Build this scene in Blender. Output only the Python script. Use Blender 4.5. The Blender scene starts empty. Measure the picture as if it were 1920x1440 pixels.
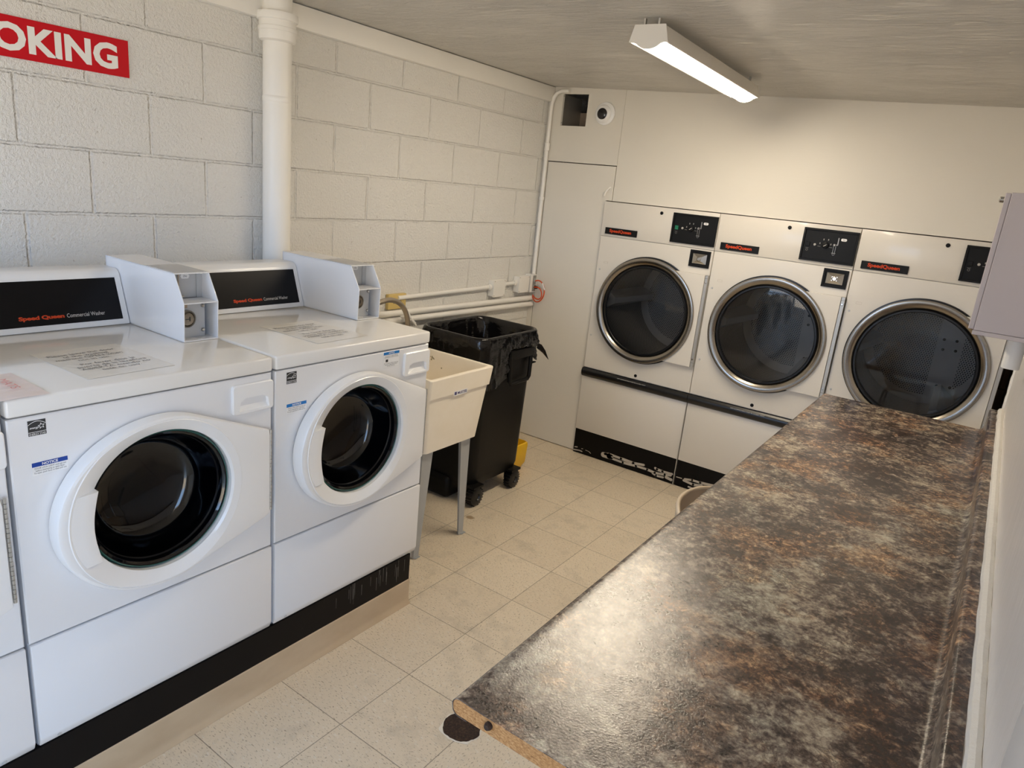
import bpy, bmesh, math, random
from mathutils import Vector, Matrix, noise
random.seed(7)
PI = math.pi
SC = bpy.context.scene
COL = SC.collection
V = Vector

# ------------------------------------------------------------------ camera, world, exposure
cam_d = bpy.data.cameras.new('camera'); cam = bpy.data.objects.new('camera', cam_d); COL.objects.link(cam)
_yaw, _pit, _rol = 0.5894, -0.2767, 0.1015
_f = V((-math.sin(_yaw)*math.cos(_pit), math.cos(_yaw)*math.cos(_pit), math.sin(_pit)))
_r = V((math.cos(_yaw), math.sin(_yaw), 0)); _u = _r.cross(_f)
_r2 = _r*math.cos(_rol)+_u*math.sin(_rol); _u2 = -_r*math.sin(_rol)+_u*math.cos(_rol)
cam.matrix_world = Matrix(((_r2.x, _u2.x, -_f.x, 2.5124), (_r2.y, _u2.y, -_f.y, -0.1371), (_r2.z, _u2.z, -_f.z, 1.6393), (0, 0, 0, 1)))
cam_d.sensor_fit = 'HORIZONTAL'; cam_d.sensor_width = 36; cam_d.lens = 1308.64/1920*36
cam_d.clip_start = 0.01; cam_d.clip_end = 100
SC.camera = cam
SC.view_settings.view_transform = 'Standard'; SC.view_settings.look = 'None'
SC.view_settings.gamma = 1; SC.view_settings.use_curve_mapping = False
SC.view_settings.exposure = 1.27
LAMP_STRENGTH = 26.0
LAMP_COLOR = (1.0, 0.86, 0.66)
SKY_COLOR = (0.42, 0.64, 1.0)
GROUND_COLOR = (0.70, 0.61, 0.49)
SKY_STRENGTH = 3.9
W = bpy.data.worlds.new('sky'); SC.world = W; W.use_nodes = True
_bg = W.node_tree.nodes['Background']; _bg.inputs[1].default_value = SKY_STRENGTH
# blue sky above the horizon, warm sunlit paving below it
_wt = W.node_tree; _tc = _wt.nodes.new('ShaderNodeTexCoord'); _sx = _wt.nodes.new('ShaderNodeSeparateXYZ'); _cr = _wt.nodes.new('ShaderNodeValToRGB')
_ma = _wt.nodes.new('ShaderNodeMath'); _ma.operation = 'MULTIPLY_ADD'; _ma.inputs[1].default_value = 0.5; _ma.inputs[2].default_value = 0.5
_wt.links.new(_tc.outputs['Generated'], _sx.inputs[0]); _wt.links.new(_sx.outputs[2], _ma.inputs[0]); _wt.links.new(_ma.outputs[0], _cr.inputs[0]); _wt.links.new(_cr.outputs[0], _bg.inputs[0])
_cr.color_ramp.elements[0].position = 0.47; _cr.color_ramp.elements[0].color = (*GROUND_COLOR, 1); _cr.color_ramp.elements[1].position = 0.51; _cr.color_ramp.elements[1].color = (*SKY_COLOR, 1)
SC.cycles.max_bounces = 10; SC.cycles.diffuse_bounces = 6; SC.cycles.glossy_bounces = 5
SC.cycles.transparent_max_bounces = 12; SC.cycles.caustics_reflective = False; SC.cycles.caustics_refractive = False
_pd = bpy.data.lights.new('added_doorway_daylight', 'AREA'); _pd.shape = 'RECTANGLE'; _pd.size = 2.05; _pd.size_y = 0.55
_pd.cycles.is_portal = True  # sky portal for an out-of-view doorway added as a daylight source
_po = bpy.data.objects.new('added_doorway_daylight', _pd); COL.objects.link(_po)
_wd = bpy.data.lights.new('added_window_daylight', 'AREA'); _wd.shape = 'RECTANGLE'; _wd.size = 1.1; _wd.size_y = 1.3; _wd.cycles.is_portal = True  # sky portal for an invented window behind the camera
_wo = bpy.data.objects.new('added_window_daylight', _wd); COL.objects.link(_wo); _wo.location = (0.75, -1.13, 1.45); _wo.rotation_euler = (PI/2, 0, 0)   # -Z points to +y
_po.location = (2.68, -0.325, 1.025); _po.rotation_euler = (0, PI/2, 0)   # local -Z points to -x, into the room

# ------------------------------------------------------------------ mesh helpers
def box(bm, lo, hi, bev=0.0, seg=2):
    vs = [bm.verts.new((x, y, z)) for x in (lo[0], hi[0]) for y in (lo[1], hi[1]) for z in (lo[2], hi[2])]
    fs = [(0,1,3,2),(4,6,7,5),(0,4,5,1),(2,3,7,6),(0,2,6,4),(1,5,7,3)]
    F = [bm.faces.new([vs[i] for i in f]) for f in fs]
    if bev > 0:
        es = list({e for f in F for e in f.edges})
        bmesh.ops.bevel(bm, geom=es, offset=bev, segments=seg, affect='EDGES', profile=0.5)
    return bm

def prism(bm, pts, axis, a, b, bev=0.0, seg=2):
    def mk(p, t):
        return {'x': (t, p[0], p[1]), 'y': (p[0], t, p[1]), 'z': (p[0], p[1], t)}[axis]
    A = [bm.verts.new(mk(p, a)) for p in pts]; B = [bm.verts.new(mk(p, b)) for p in pts]
    n = len(pts); F = []
    F.append(bm.faces.new(A)); F.append(bm.faces.new(B[::-1]))
    for i in range(n):
        F.append(bm.faces.new((A[i], B[i], B[(i+1) % n], A[(i+1) % n])))
    bmesh.ops.recalc_face_normals(bm, faces=F)
    if bev > 0:
        es = list({e for f in F for e in f.edges})
        bmesh.ops.bevel(bm, geom=es, offset=bev, segments=seg, affect='EDGES', profile=0.5)
    return bm

def frame(axis):
    return {'x': (V((0,1,0)), V((0,0,1)), V((1,0,0))), '-y': (V((1,0,0)), V((0,0,1)), V((0,-1,0))),
            'z': (V((0,1,0)), V((-1,0,0)), V((0,0,1))), '-x': (V((0,-1,0)), V((0,0,1)), V((-1,0,0))),
            'y': (V((-1,0,0)), V((0,0,1)), V((0,1,0)))}[axis]

def lathe(bm, prof, org, axis='z', seg=48, cap0=False, cap1=False, sx=1.0):
    R, U, N = frame(axis) if isinstance(axis, str) else axis
    org = V(org); rings = []
    for r, h in prof:
        if r <= 1e-6:
            rings.append([bm.verts.new(org+N*h)])
        else:
            rings.append([bm.verts.new(org+R*(r*sx*math.cos(2*PI*i/seg))+U*(r*math.sin(2*PI*i/seg))+N*h) for i in range(seg)])
    F = []
    for a, b in zip(rings, rings[1:]):
        for i in range(seg):
            j = (i+1) % seg
            if len(a) == 1 and len(b) == 1: continue
            if len(a) == 1: F.append(bm.faces.new((a[0], b[i], b[j])))
            elif len(b) == 1: F.append(bm.faces.new((a[i], a[j], b[0])))
            else: F.append(bm.faces.new((a[i], a[j], b[j], b[i])))
    if cap0 and len(rings[0]) > 1: F.append(bm.faces.new(rings[0][::-1]))
    if cap1 and len(rings[-1]) > 1: F.append(bm.faces.new(rings[-1]))
    bmesh.ops.recalc_face_normals(bm, faces=F)
    return bm

def tube(bm, pts, r, seg=12, cap=True, closed=False):
    pts = [V(p) for p in pts]; n = len(pts)
    rr = r if isinstance(r, (list, tuple)) else [r]*n
    T = []
    for i in range(n):
        a = pts[(i-1) % n] if (closed or i > 0) else pts[i]
        b = pts[(i+1) % n] if (closed or i < n-1) else pts[i]
        T.append((b-a).normalized())
    up = V((0,0,1)) if abs(T[0].z) < 0.9 else V((1,0,0))
    nrm = T[0].cross(up).normalized(); rings = []
    for i in range(n):
        nrm = (nrm-T[i]*nrm.dot(T[i])).normalized(); bi = T[i].cross(nrm)
        rings.append([bm.verts.new(pts[i]+(nrm*math.cos(2*PI*k/seg)+bi*math.sin(2*PI*k/seg))*rr[i]) for k in range(seg)])
    F = []
    m = n if closed else n-1
    for i in range(m):
        a, b = rings[i], rings[(i+1) % n]
        for k in range(seg):
            l = (k+1) % seg
            F.append(bm.faces.new((a[k], a[l], b[l], b[k])))
    if cap and not closed:
        F.append(bm.faces.new(rings[0][::-1])); F.append(bm.faces.new(rings[-1]))
    bmesh.ops.recalc_face_normals(bm, faces=F)
    return bm

def loft(bm, loops, cap0=False, cap1=False):
    L = [[bm.verts.new(p) for p in lp] for lp in loops]; n = len(L[0]); F = []
    for a, b in zip(L, L[1:]):
        for i in range(n):
            j = (i+1) % n
            F.append(bm.faces.new((a[i], a[j], b[j], b[i])))
    if cap0: F.append(bm.faces.new(L[0][::-1]))
    if cap1: F.append(bm.faces.new(L[-1]))
    bmesh.ops.recalc_face_normals(bm, faces=F)
    return bm

def rrect(cx, cy, hx, hy, r, k=6, sub=6):
    """rounded rectangle, counter-clockwise, with subdivided sides"""
    out = []
    cs = [(cx+hx-r, cy-hy+r, -PI/2), (cx+hx-r, cy+hy-r, 0), (cx-hx+r, cy+hy-r, PI/2), (cx-hx+r, cy-hy+r, PI)]
    for q in range(4):
        x, y, a0 = cs[q]
        arc = [(x+r*math.cos(a0+PI/2*i/k), y+r*math.sin(a0+PI/2*i/k)) for i in range(k+1)]
        out += arc
        nx, ny, na = cs[(q+1) % 4]
        s = (nx+r*math.cos(na), ny+r*math.sin(na)); e = arc[-1]
        out += [(e[0]+(s[0]-e[0])*i/sub, e[1]+(s[1]-e[1])*i/sub) for i in range(1, sub)]
    return out

def plate_hole(bm, org, axis, lo, hi, c, r, thick, seg=96):
    """rectangular plate with a round hole; plane coords (right, up) from org, front at org, back at -thick"""
    R, U, N = frame(axis); org = V(org)
    P = lambda p, d: org+R*p[0]+U*p[1]+N*d
    corners = [math.atan2(y-c[1], x-c[0]) for x in (lo[0], hi[0]) for y in (lo[1], hi[1])]
    ang = sorted(set([2*PI*i/seg-PI for i in range(seg)]+corners))
    inner, outer = [], []
    for a in ang:
        dx, dy = math.cos(a), math.sin(a)
        t = min(((hi[0]-c[0]) if dx > 0 else (lo[0]-c[0]))/dx if abs(dx) > 1e-9 else 1e9,
                ((hi[1]-c[1]) if dy > 0 else (lo[1]-c[1]))/dy if abs(dy) > 1e-9 else 1e9)
        inner.append((c[0]+r*dx, c[1]+r*dy)); outer.append((c[0]+t*dx, c[1]+t*dy))
    e = 0.003
    def shrink(p):
        return (min(max(p[0], lo[0]+e), hi[0]-e), min(max(p[1], lo[1]+e), hi[1]-e))
    loops = [[P(p, -thick) for p in inner], [P(p, 0) for p in inner], [P(shrink(p), 0) for p in outer],
             [P(p, -e) for p in outer], [P(p, -thick) for p in outer]]
    return loft(bm, loops)

def obj(name, bm, m, parent=None, loc=(0, 0, 0), ang=35, flat=False, solid=0):
    me = bpy.data.meshes.new(name)
    bmesh.ops.remove_doubles(bm, verts=bm.verts, dist=1e-6)
    if not flat:
        bm.normal_update()
        for f in bm.faces: f.smooth = True
        for e in bm.edges:
            if len(e.link_faces) == 2:
                if e.calc_face_angle(0) > math.radians(ang): e.smooth = False
            else: e.smooth = False
    bm.to_mesh(me); bm.free()
    if m: me.materials.append(m)
    o = bpy.data.objects.new(name, me); COL.objects.link(o)
    o.location = loc
    if parent: o.parent = parent
    if solid:
        md = o.modifiers.new('thickness', 'SOLIDIFY'); md.thickness = solid; md.offset = -1
    return o

def B(): return bmesh.new()

def tag(o, label=None, cat=None, group=None, kind=None):
    if label: o['label'] = label
    if cat: o['category'] = cat
    if group: o['group'] = group
    if kind: o['kind'] = kind
    return o

def thing(name, label, cat, loc=(0, 0, 0), group=None):
    o = bpy.data.objects.new(name, None); COL.objects.link(o); o.location = loc; o.empty_display_size = 0.05
    return tag(o, label, cat, group)

def struct(name, bm, m, label=None, **k):
    o = obj(name, bm, m, **k); o['kind'] = 'structure'
    if label: o['label'] = label
    return o

def dup(root, loc, label, skip=()):
    r = root.copy(); COL.objects.link(r); r.location = loc; r['label'] = label
    def rec(src, dst):
        for ch in list(src.children):
            if ch in skip: continue
            c = ch.copy(); COL.objects.link(c); c.parent = dst
            rec(ch, c)
    rec(root, r)
    return r

def text(name, body, m, parent, pos, axis, size=0.01, width=None, height=None, align='C', bold=0.0, shear=0.0, depth=0.0003, spacing=1.0, line=1.0):
    cu = bpy.data.curves.new(name, 'FONT'); cu.body = body; cu.size = 1.0; cu.offset = bold; cu.shear = shear
    cu.space_character = spacing; cu.space_line = line; cu.resolution_u = 3; cu.align_x = 'CENTER' if align == 'C' else 'LEFT'
    t = bpy.data.objects.new('tmp', cu); COL.objects.link(t)
    dg = bpy.context.evaluated_depsgraph_get(); dg.update()
    me = bpy.data.meshes.new_from_object(t.evaluated_get(dg))
    bpy.data.objects.remove(t); bpy.data.curves.remove(cu)
    xs = [v.co.x for v in me.vertices]; ys = [v.co.y for v in me.vertices]
    x0, x1, y0, y1 = min(xs), max(xs), min(ys), max(ys)
    sx = sy = size
    if width: sx = width/(x1-x0); sy = sx if not height else sy
    if height: sy = height/(y1-y0); sx = sx if width else sy
    R, U, N = frame(axis) if isinstance(axis, str) else axis
    ox = (x0+x1)/2 if align == 'C' else x0; oy = (y0+y1)/2
    p = V(pos)
    for v in me.vertices:
        v.co = p+R*((v.co.x-ox)*sx)+U*((v.co.y-oy)*sy)+N*depth
    me.name = name; me.materials.clear(); me.materials.append(m)
    o = bpy.data.objects.new(name, me); COL.objects.link(o); o.parent = parent
    return o

def panel(bm, c, axis, w, h, t=0.0006):
    """thin rectangular sticker centred at c on a surface"""
    R, U, N = frame(axis) if isinstance(axis, str) else axis
    c = V(c); q = [(-w/2, -h/2), (w/2, -h/2), (w/2, h/2), (-w/2, h/2)]
    return loft(bm, [[c+R*a+U*b for a, b in q], [c+R*a+U*b+N*t for a, b in q]], cap0=True, cap1=True)

def poly(bm, pts, axis, org=(0, 0, 0), t=0.0005):
    R, U, N = frame(axis) if isinstance(axis, str) else axis
    o = V(org)
    return loft(bm, [[o+R*a+U*b for a, b in pts], [o+R*a+U*b+N*t for a, b in pts]], cap0=True, cap1=True)

# ------------------------------------------------------------------ materials
def mat(name, col, rough=0.5, metal=0.0, coat=0.0, spec=0.5):
    m = bpy.data.materials.new(name); m.use_nodes = True
    b = m.node_tree.nodes['Principled BSDF']
    b.inputs['Base Color'].default_value = (*col, 1); b.inputs['Roughness'].default_value = rough
    b.inputs['Metallic'].default_value = metal; b.inputs['Coat Weight'].default_value = coat
    b.inputs['Specular IOR Level'].default_value = spec
    return m
class NT:
    def __init__(s, m): s.t = m.node_tree; s.b = s.t.nodes['Principled BSDF']; s.co = None
    def n(s, typ, **k):
        nd = s.t.nodes.new(typ)
        for a, v in k.items(): setattr(nd, a, v)
        return nd
    def l(s, a, b): s.t.links.new(a, b)
    def coord(s, scale=(1, 1, 1), loc=(0, 0, 0), rot=(0, 0, 0)):
        if not s.co: s.co = s.n('ShaderNodeTexCoord')
        mp = s.n('ShaderNodeMapping'); mp.inputs['Scale'].default_value = scale; mp.inputs['Location'].default_value = loc
        mp.inputs['Rotation'].default_value = rot
        s.l(s.co.outputs['Object'], mp.inputs['Vector']); return mp.outputs[0]
    def noise(s, vec, scale, detail=4, rough=0.55, dist=0.0):
        nd = s.n('ShaderNodeTexNoise'); nd.inputs['Scale'].default_value = scale; nd.inputs['Detail'].default_value = detail
        nd.inputs['Roughness'].default_value = rough; nd.inputs['Distortion'].default_value = dist
        s.l(vec, nd.inputs['Vector']); return nd.outputs['Fac']
    def ramp(s, fac, stops, interp='LINEAR'):
        r = s.n('ShaderNodeValToRGB'); r.color_ramp.interpolation = interp
        while len(r.color_ramp.elements) < len(stops): r.color_ramp.elements.new(0.5)
        for e, (p, c) in zip(r.color_ramp.elements, stops):
            e.position = p; e.color = (*c, 1) if len(c) == 3 else c
        s.l(fac, r.inputs[0]); return r.outputs[0]
    def math(s, op, a, b=None, c=None):
        nd = s.n('ShaderNodeMath', operation=op)
        for i, v in enumerate((a, b, c)):
            if v is None: continue
            if isinstance(v, (int, float)): nd.inputs[i].default_value = v
            else: s.l(v, nd.inputs[i])
        return nd.outputs[0]
    def mix(s, fac, a, b, mode='MIX'):
        nd = s.n('ShaderNodeMix', data_type='RGBA', blend_type=mode)
        for sock, v in ((nd.inputs[0], fac), (nd.inputs[6], a), (nd.inputs[7], b)):
            if isinstance(v, (int, float)): sock.default_value = v
            elif isinstance(v, tuple): sock.default_value = (*v, 1)
            else: s.l(v, sock)
        return nd.outputs[2]
    def bump(s, h, strength=0.3, dist=0.01, chain=None):
        nd = s.n('ShaderNodeBump'); nd.inputs['Strength'].default_value = strength; nd.inputs['Distance'].default_value = dist
        s.l(h, nd.inputs['Height'])
        if chain: s.l(chain, nd.inputs['Normal'])
        return nd.outputs[0]
    def base(s, c): s.l(c, s.b.inputs['Base Color'])
    def rough(s, c): s.l(c, s.b.inputs['Roughness'])
    def normal(s, c): s.l(c, s.b.inputs['Normal'])

# painted concrete block (left wall): mortar grid aligned with the joints of the photograph
M_block = mat('painted_block', (0.78, 0.76, 0.71), 0.42)
t = NT(M_block); sep = t.n('ShaderNodeSeparateXYZ'); t.l(t.coord(), sep.inputs[0])
cmb = t.n('ShaderNodeCombineXYZ')
t.l(t.math('ADD', sep.outputs[1], -2.036+0.2032+8*0.4064), cmb.inputs[0]); t.l(t.math('ADD', sep.outputs[2], -2.0194+10*0.2032), cmb.inputs[1])
def brick(t, vec, mortar, smooth):
    b = t.n('ShaderNodeTexBrick'); b.offset = 0.5; b.offset_frequency = 2; b.squash = 1
    b.inputs['Scale'].default_value = 1; b.inputs['Mortar Size'].default_value = mortar; b.inputs['Mortar Smooth'].default_value = smooth
    b.inputs['Brick Width'].default_value = 0.4064; b.inputs['Row Height'].default_value = 0.2032
    b.inputs['Color1'].default_value = (0, 0, 0, 1); b.inputs['Color2'].default_value = (1, 1, 1, 1); b.inputs['Bias'].default_value = 0
    t.l(vec, b.inputs['Vector']); return b
wob = t.noise(t.coord(), 14, 3)
wv = t.n('ShaderNodeVectorMath', operation='ADD'); t.l(cmb.outputs[0], wv.inputs[0])
wc = t.n('ShaderNodeCombineXYZ'); w_ = t.math('MULTIPLY', t.math('SUBTRACT', wob, 0.5), 0.004); t.l(w_, wc.inputs[0]); t.l(w_, wc.inputs[1]); t.l(wc.outputs[0], wv.inputs[1])
bk = brick(t, wv.outputs[0], 0.0075, 0.8)
stip = t.noise(t.coord(), 95, 5, 0.62); stip2 = t.noise(t.coord(), 330, 3)
hgt = t.math('ADD', t.math('MULTIPLY', stip, 0.55), t.math('MULTIPLY', stip2, 0.12))
n1 = t.bump(hgt, 1.0, 0.020)
n2 = t.bump(t.math('SUBTRACT', 1.0, bk.outputs['Fac']), 0.85, 0.006, n1)
t.normal(n2)
tint = t.noise(t.coord(), 1.4, 3)
c0 = t.ramp(tint, [(0.3, (0.90, 0.885, 0.84)), (0.7, (0.925, 0.91, 0.875))])
pores = t.ramp(t.noise(t.coord(), 60, 2), [(0.715, (1, 1, 1)), (0.745, (0.55, 0.5, 0.45))])
t.base(t.mix(0.55, c0, pores, 'MULTIPLY'))

def paint(name, col, rough=0.4, sc=(1, 1, 1), nscale=40, strength=0.12, dist=0.004):
    m = mat(name, col, rough); t = NT(m)
    h = t.noise(t.coord(sc), nscale, 5, 0.6)
    t.normal(t.bump(h, strength, dist))
    c = t.noise(t.coord(), 2.0, 3)
    t.base(t.ramp(c, [(0.3, tuple(x*0.965 for x in col)), (0.7, col)]))
    return m
M_backwall = paint('painted_panel_wall', (0.73, 0.70, 0.635), 0.45, (0.25, 1, 1), 30, 0.25, 0.004)
M_ceiling = mat('painted_plywood_ceiling', (0.72, 0.69, 0.635), 0.33); t = NT(M_ceiling)
h = t.noise(t.coord((0.22, 1.0, 1)), 60, 6, 0.68, 0.6)
h2 = t.noise(t.coord((0.4, 1.0, 1)), 9, 2)
t.normal(t.bump(t.math('MULTIPLY', t.ramp(h, [(0.42, (0, 0, 0)), (0.66, (1, 1, 1))]), h2), 1.0, 0.012))
M_trimw = paint('painted_trim', (0.87, 0.855, 0.815), 0.38)
M_rightwall = mat('painted_gypsum_wall', (0.82, 0.79, 0.755), 0.25); t = NT(M_rightwall)
h = t.noise(t.coord((1, 0.8, 0.12)), 16, 4, 0.6, 0.6)
t.normal(t.bump(h, 0.25, 0.01))
M_caulk = paint('caulk_bead', (0.84, 0.82, 0.77), 0.5, (1, 1, 1), 70, 0.6, 0.006)
M_dark = mat('unlit_recess', (0.03, 0.03, 0.035), 0.9)
M_brown = mat('bare_brown_block', (0.20, 0.15, 0.11), 0.95)
t = NT(M_brown); sep = t.n('ShaderNodeSeparateXYZ'); t.l(t.coord(), sep.inputs[0]); cmb = t.n('ShaderNodeCombineXYZ')
t.l(sep.outputs[0], cmb.inputs[0]); t.l(sep.outputs[2], cmb.inputs[1]); bk = brick(t, cmb.outputs[0], 0.005, 0.2)
t.base(t.mix(bk.outputs['Fac'], (0.40, 0.31, 0.23), (0.25, 0.19, 0.14))); t.normal(t.bump(t.noise(t.coord(), 80), 0.5, 0.006))

# vinyl composition floor tile
M_floor = mat('vinyl_floor_tile', (0.6, 0.56, 0.48), 0.34); t = NT(M_floor)
TS = 0.3048; TX, TY = 0.8776, 1.7076
mp = t.coord((1/TS, 1/TS, 1), (-TX/TS+40, -TY/TS+40, 0))
sep = t.n('ShaderNodeSeparateXYZ'); t.l(mp, sep.inputs[0])
fx = t.math('FRACT', sep.outputs[0]); fy = t.math('FRACT', sep.outputs[1])
ex = t.math('MINIMUM', fx, t.math('SUBTRACT', 1.0, fx)); ey = t.math('MINIMUM', fy, t.math('SUBTRACT', 1.0, fy))
edge = t.math('MINIMUM', ex, ey)
gap = t.ramp(edge, [(0.0024, (1, 1, 1)), (0.0046, (0, 0, 0))])
wn = t.n('ShaderNodeTexWhiteNoise', noise_dimensions='2D')
fl = t.n('ShaderNodeVectorMath', operation='FLOOR'); t.l(mp, fl.inputs[0]); t.l(fl.outputs[0], wn.inputs['Vector'])
par = t.math('GREATER_THAN', wn.outputs['Value'], 0.5)
nA = t.noise(t.coord((0.6, 1.6, 1), rot=(0, 0, 0.5)), 150, 3, 0.6); nB = t.noise(t.coord((1.6, 0.6, 1), rot=(0, 0, 0.3)), 150, 3, 0.6)
fleck = t.mix(par, nA, nB)
lightf = t.noise(t.coord((0.6, 1.6, 1), (3, 7, 0), (0, 0, 0.9)), 70, 2, 0.5)
dirt = t.noise(t.coord(), 2.6, 5, 0.65); dirt2 = t.noise(t.coord(), 13, 4, 0.6)
basec = t.mix(wn.outputs['Value'], (0.67, 0.575, 0.44), (0.72, 0.625, 0.485))
c1 = t.mix(t.ramp(fleck, [(0.58, (0, 0, 0)), (0.68, (1, 1, 1))]), basec, (0.27, 0.215, 0.15))
c1 = t.mix(t.ramp(lightf, [(0.60, (0, 0, 0)), (0.72, (0.6, 0.6, 0.6))]), c1, (0.74, 0.70, 0.62))
c2 = t.mix(t.ramp(t.math('MULTIPLY', dirt, dirt2), [(0.27, (0, 0, 0)), (0.45, (0.5, 0.5, 0.5))]), c1, (0.40, 0.355, 0.28))
sp2 = t.n('ShaderNodeSeparateXYZ'); t.l(t.coord(), sp2.inputs[0])
dx_ = t.math('DIVIDE', t.math('SUBTRACT', sp2.outputs[0], 0.600), 0.030); dy_ = t.math('DIVIDE', t.math('SUBTRACT', sp2.outputs[1], 2.463), 0.022)
dd = t.math('ADD', t.math('SQRT', t.math('ADD', t.math('MULTIPLY', dx_, dx_), t.math('MULTIPLY', dy_, dy_))), t.math('MULTIPLY', t.math('SUBTRACT', dirt2, 0.5), 1.6))
c2 = t.mix(t.ramp(dd, [(0.55, (0.75, 0.75, 0.75)), (0.95, (0, 0, 0))]), c2, (0.24, 0.14, 0.05))
t.base(t.mix(t.math('MULTIPLY', gap, 0.92), c2, (0.07, 0.048, 0.03)))
t.normal(t.bump(t.math('ADD', t.math('MULTIPLY', t.noise(t.coord(), 28, 3), 0.6), t.math('MULTIPLY', gap, -0.4)), 0.18, 0.004))
t.rough(t.ramp(dirt, [(0.3, (0.28,)*3), (0.75, (0.46,)*3)]))

# laminate worktop
M_lam = mat('granite_pattern_laminate', (0.3, 0.25, 0.2), 0.34); t = NT(M_lam)
co = t.coord()
warp = t.n('ShaderNodeTexNoise'); warp.inputs['Scale'].default_value = 7; warp.inputs['Detail'].default_value = 4; t.l(co, warp.inputs['Vector'])
wm = t.n('ShaderNodeVectorMath', operation='MULTIPLY_ADD'); t.l(warp.outputs['Color'], wm.inputs[0]); wm.inputs[1].default_value = (0.035, 0.035, 0.035); t.l(co, wm.inputs[2])
wco = wm.outputs[0]
bigw = t.noise(wco, 4.6, 6, 0.66); med = t.noise(wco, 30, 6, 0.68, 0.2); fine = t.noise(wco, 95, 5, 0.65, 0.3)
mixv = t.math('ADD', t.math('MULTIPLY', bigw, 0.37), t.math('ADD', t.math('MULTIPLY', med, 0.34), t.math('MULTIPLY', fine, 0.29)))
lamcol = t.ramp(mixv, [(0.39, (0.018, 0.013, 0.013)), (0.45, (0.062, 0.044, 0.037)), (0.485, (0.165, 0.123, 0.099)), (0.515, (0.285, 0.228, 0.18)), (0.545, (0.42, 0.35, 0.265)), (0.59, (0.60, 0.52, 0.39))])
blue = t.ramp(t.noise(wco, 5.2, 4, 0.6), [(0.50, (0, 0, 0)), (0.60, (0.8, 0.8, 0.8))])
mm = t.n('ShaderNodeMapping'); mm.inputs['Location'].default_value = (5.3, 1.7, 2.2); t.l(wco, mm.inputs['Vector'])
rust = t.ramp(t.noise(mm.outputs[0], 5.5, 7, 0.7), [(0.49, (0, 0, 0)), (0.62, (0.85, 0.85, 0.85))])
lamcol = t.mix(blue, lamcol, t.mix(1.0, lamcol, (0.92, 1.0, 1.05), 'MULTIPLY'))
lamcol = t.mix(rust, lamcol, t.mix(1.0, lamcol, (1.28, 0.86, 0.58), 'MULTIPLY'))
# thin dark crackle: ridges of two noises
def ridge(sc, w, dist):
    r = t.math('ABSOLUTE', t.math('SUBTRACT', t.noise(wco, sc, 5, 0.62, dist), 0.5))
    return t.ramp(r, [(0.0, (1, 1, 1)), (w, (0, 0, 0))])
cr = t.math('MAXIMUM', ridge(26, 0.05, 0.8), t.math('MULTIPLY', ridge(60, 0.08, 0.5), 0.85))
mask = t.ramp(t.noise(mm.outputs[0], 11, 4, 0.6), [(0.38, (0.25, 0.25, 0.25)), (0.60, (1, 1, 1))])
lamcol = t.mix(t.math('MULTIPLY', t.math('MULTIPLY', cr, mask), 0.9), lamcol, (0.040, 0.028, 0.025))
t.base(lamcol)
t.normal(t.bump(t.noise(co, 260, 4, 0.6), 0.35, 0.0012))
t.rough(t.ramp(fine, [(0.3, (0.16,)*3), (0.7, (0.26,)*3)])); t.b.inputs['Specular IOR Level'].default_value = 0.75
M_particle = mat('particleboard', (0.36, 0.18, 0.065), 0.85); t = NT(M_particle)
t.base(t.ramp(t.noise(t.coord((1, 1, 2)), 170, 4, 0.7), [(0.3, (0.20, 0.085, 0.025)), (0.5, (0.40, 0.20, 0.07)), (0.7, (0.55, 0.33, 0.14))]))

def enamel(name, col, rough=0.22):
    m = mat(name, col, rough, coat=0.25); t = NT(m); m.node_tree.nodes['Principled BSDF'].inputs['Coat Roughness'].default_value = 0.08
    t.base(t.ramp(t.noise(t.coord(), 5, 3), [(0.3, tuple(c*0.985 for c in col)), (0.7, col)]))
    return m
M_enamel = enamel('white_enamel', (0.79, 0.795, 0.81))
M_top = enamel('glossy_white_worktop', (0.81, 0.80, 0.775), 0.09)
M_doorw = enamel('white_plastic', (0.83, 0.835, 0.84), 0.28)
M_dryer = enamel('dryer_white_paint', (0.71, 0.68, 0.625), 0.36)
M_black = mat('black_panel', (0.004, 0.004, 0.005), 0.3, spec=0.18)
M_blackm = mat('black_matte_plastic', (0.005, 0.005, 0.005), 0.45, spec=0.2)
M_rubber = mat('black_rubber', (0.004, 0.004, 0.005), 0.3, spec=0.4)
M_toe = mat('black_toe_paint', (0.005, 0.004, 0.004), 0.4, spec=0.15); t = NT(M_toe)
t.base(t.ramp(t.noise(t.coord((9, 9, 0.8)), 9, 4, 0.7), [(0.70, (0.005, 0.004, 0.004)), (0.78, (0.10, 0.085, 0.07))]))
M_cove = mat('beige_vinyl_cove', (0.62, 0.50, 0.37), 0.4); t = NT(M_cove)
t.base(t.ramp(t.noise(t.coord((1, 1, 2)), 6, 4), [(0.3, (0.50, 0.375, 0.24)), (0.7, (0.58, 0.45, 0.30))]))
M_chrome = mat('chrome', (0.55, 0.54, 0.52), 0.18, 1.0)
M_coin = mat('satin_coin_slot', (0.30, 0.29, 0.28), 0.42, 0.8)
M_steel = mat('brushed_steel', (0.33, 0.30, 0.26), 0.25, 1.0); t = NT(M_steel)
t.normal(t.bump(t.noise(t.coord(), 60, 2), 0.05, 0.002))
M_grey = mat('grey_metal_plate', (0.50, 0.51, 0.52), 0.4, 0.3)
M_galv = mat('galvanised_leg', (0.42, 0.44, 0.455), 0.42, 0.35)
M_alu = mat('dull_aluminium', (0.50, 0.485, 0.45), 0.4, 0.7)
M_drumd = mat('washer_drum_steel', (0.022, 0.027, 0.036), 0.35, 0.5)
M_red = mat('red_sign', (0.56, 0.006, 0.014), 0.5, spec=0.2)
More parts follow.
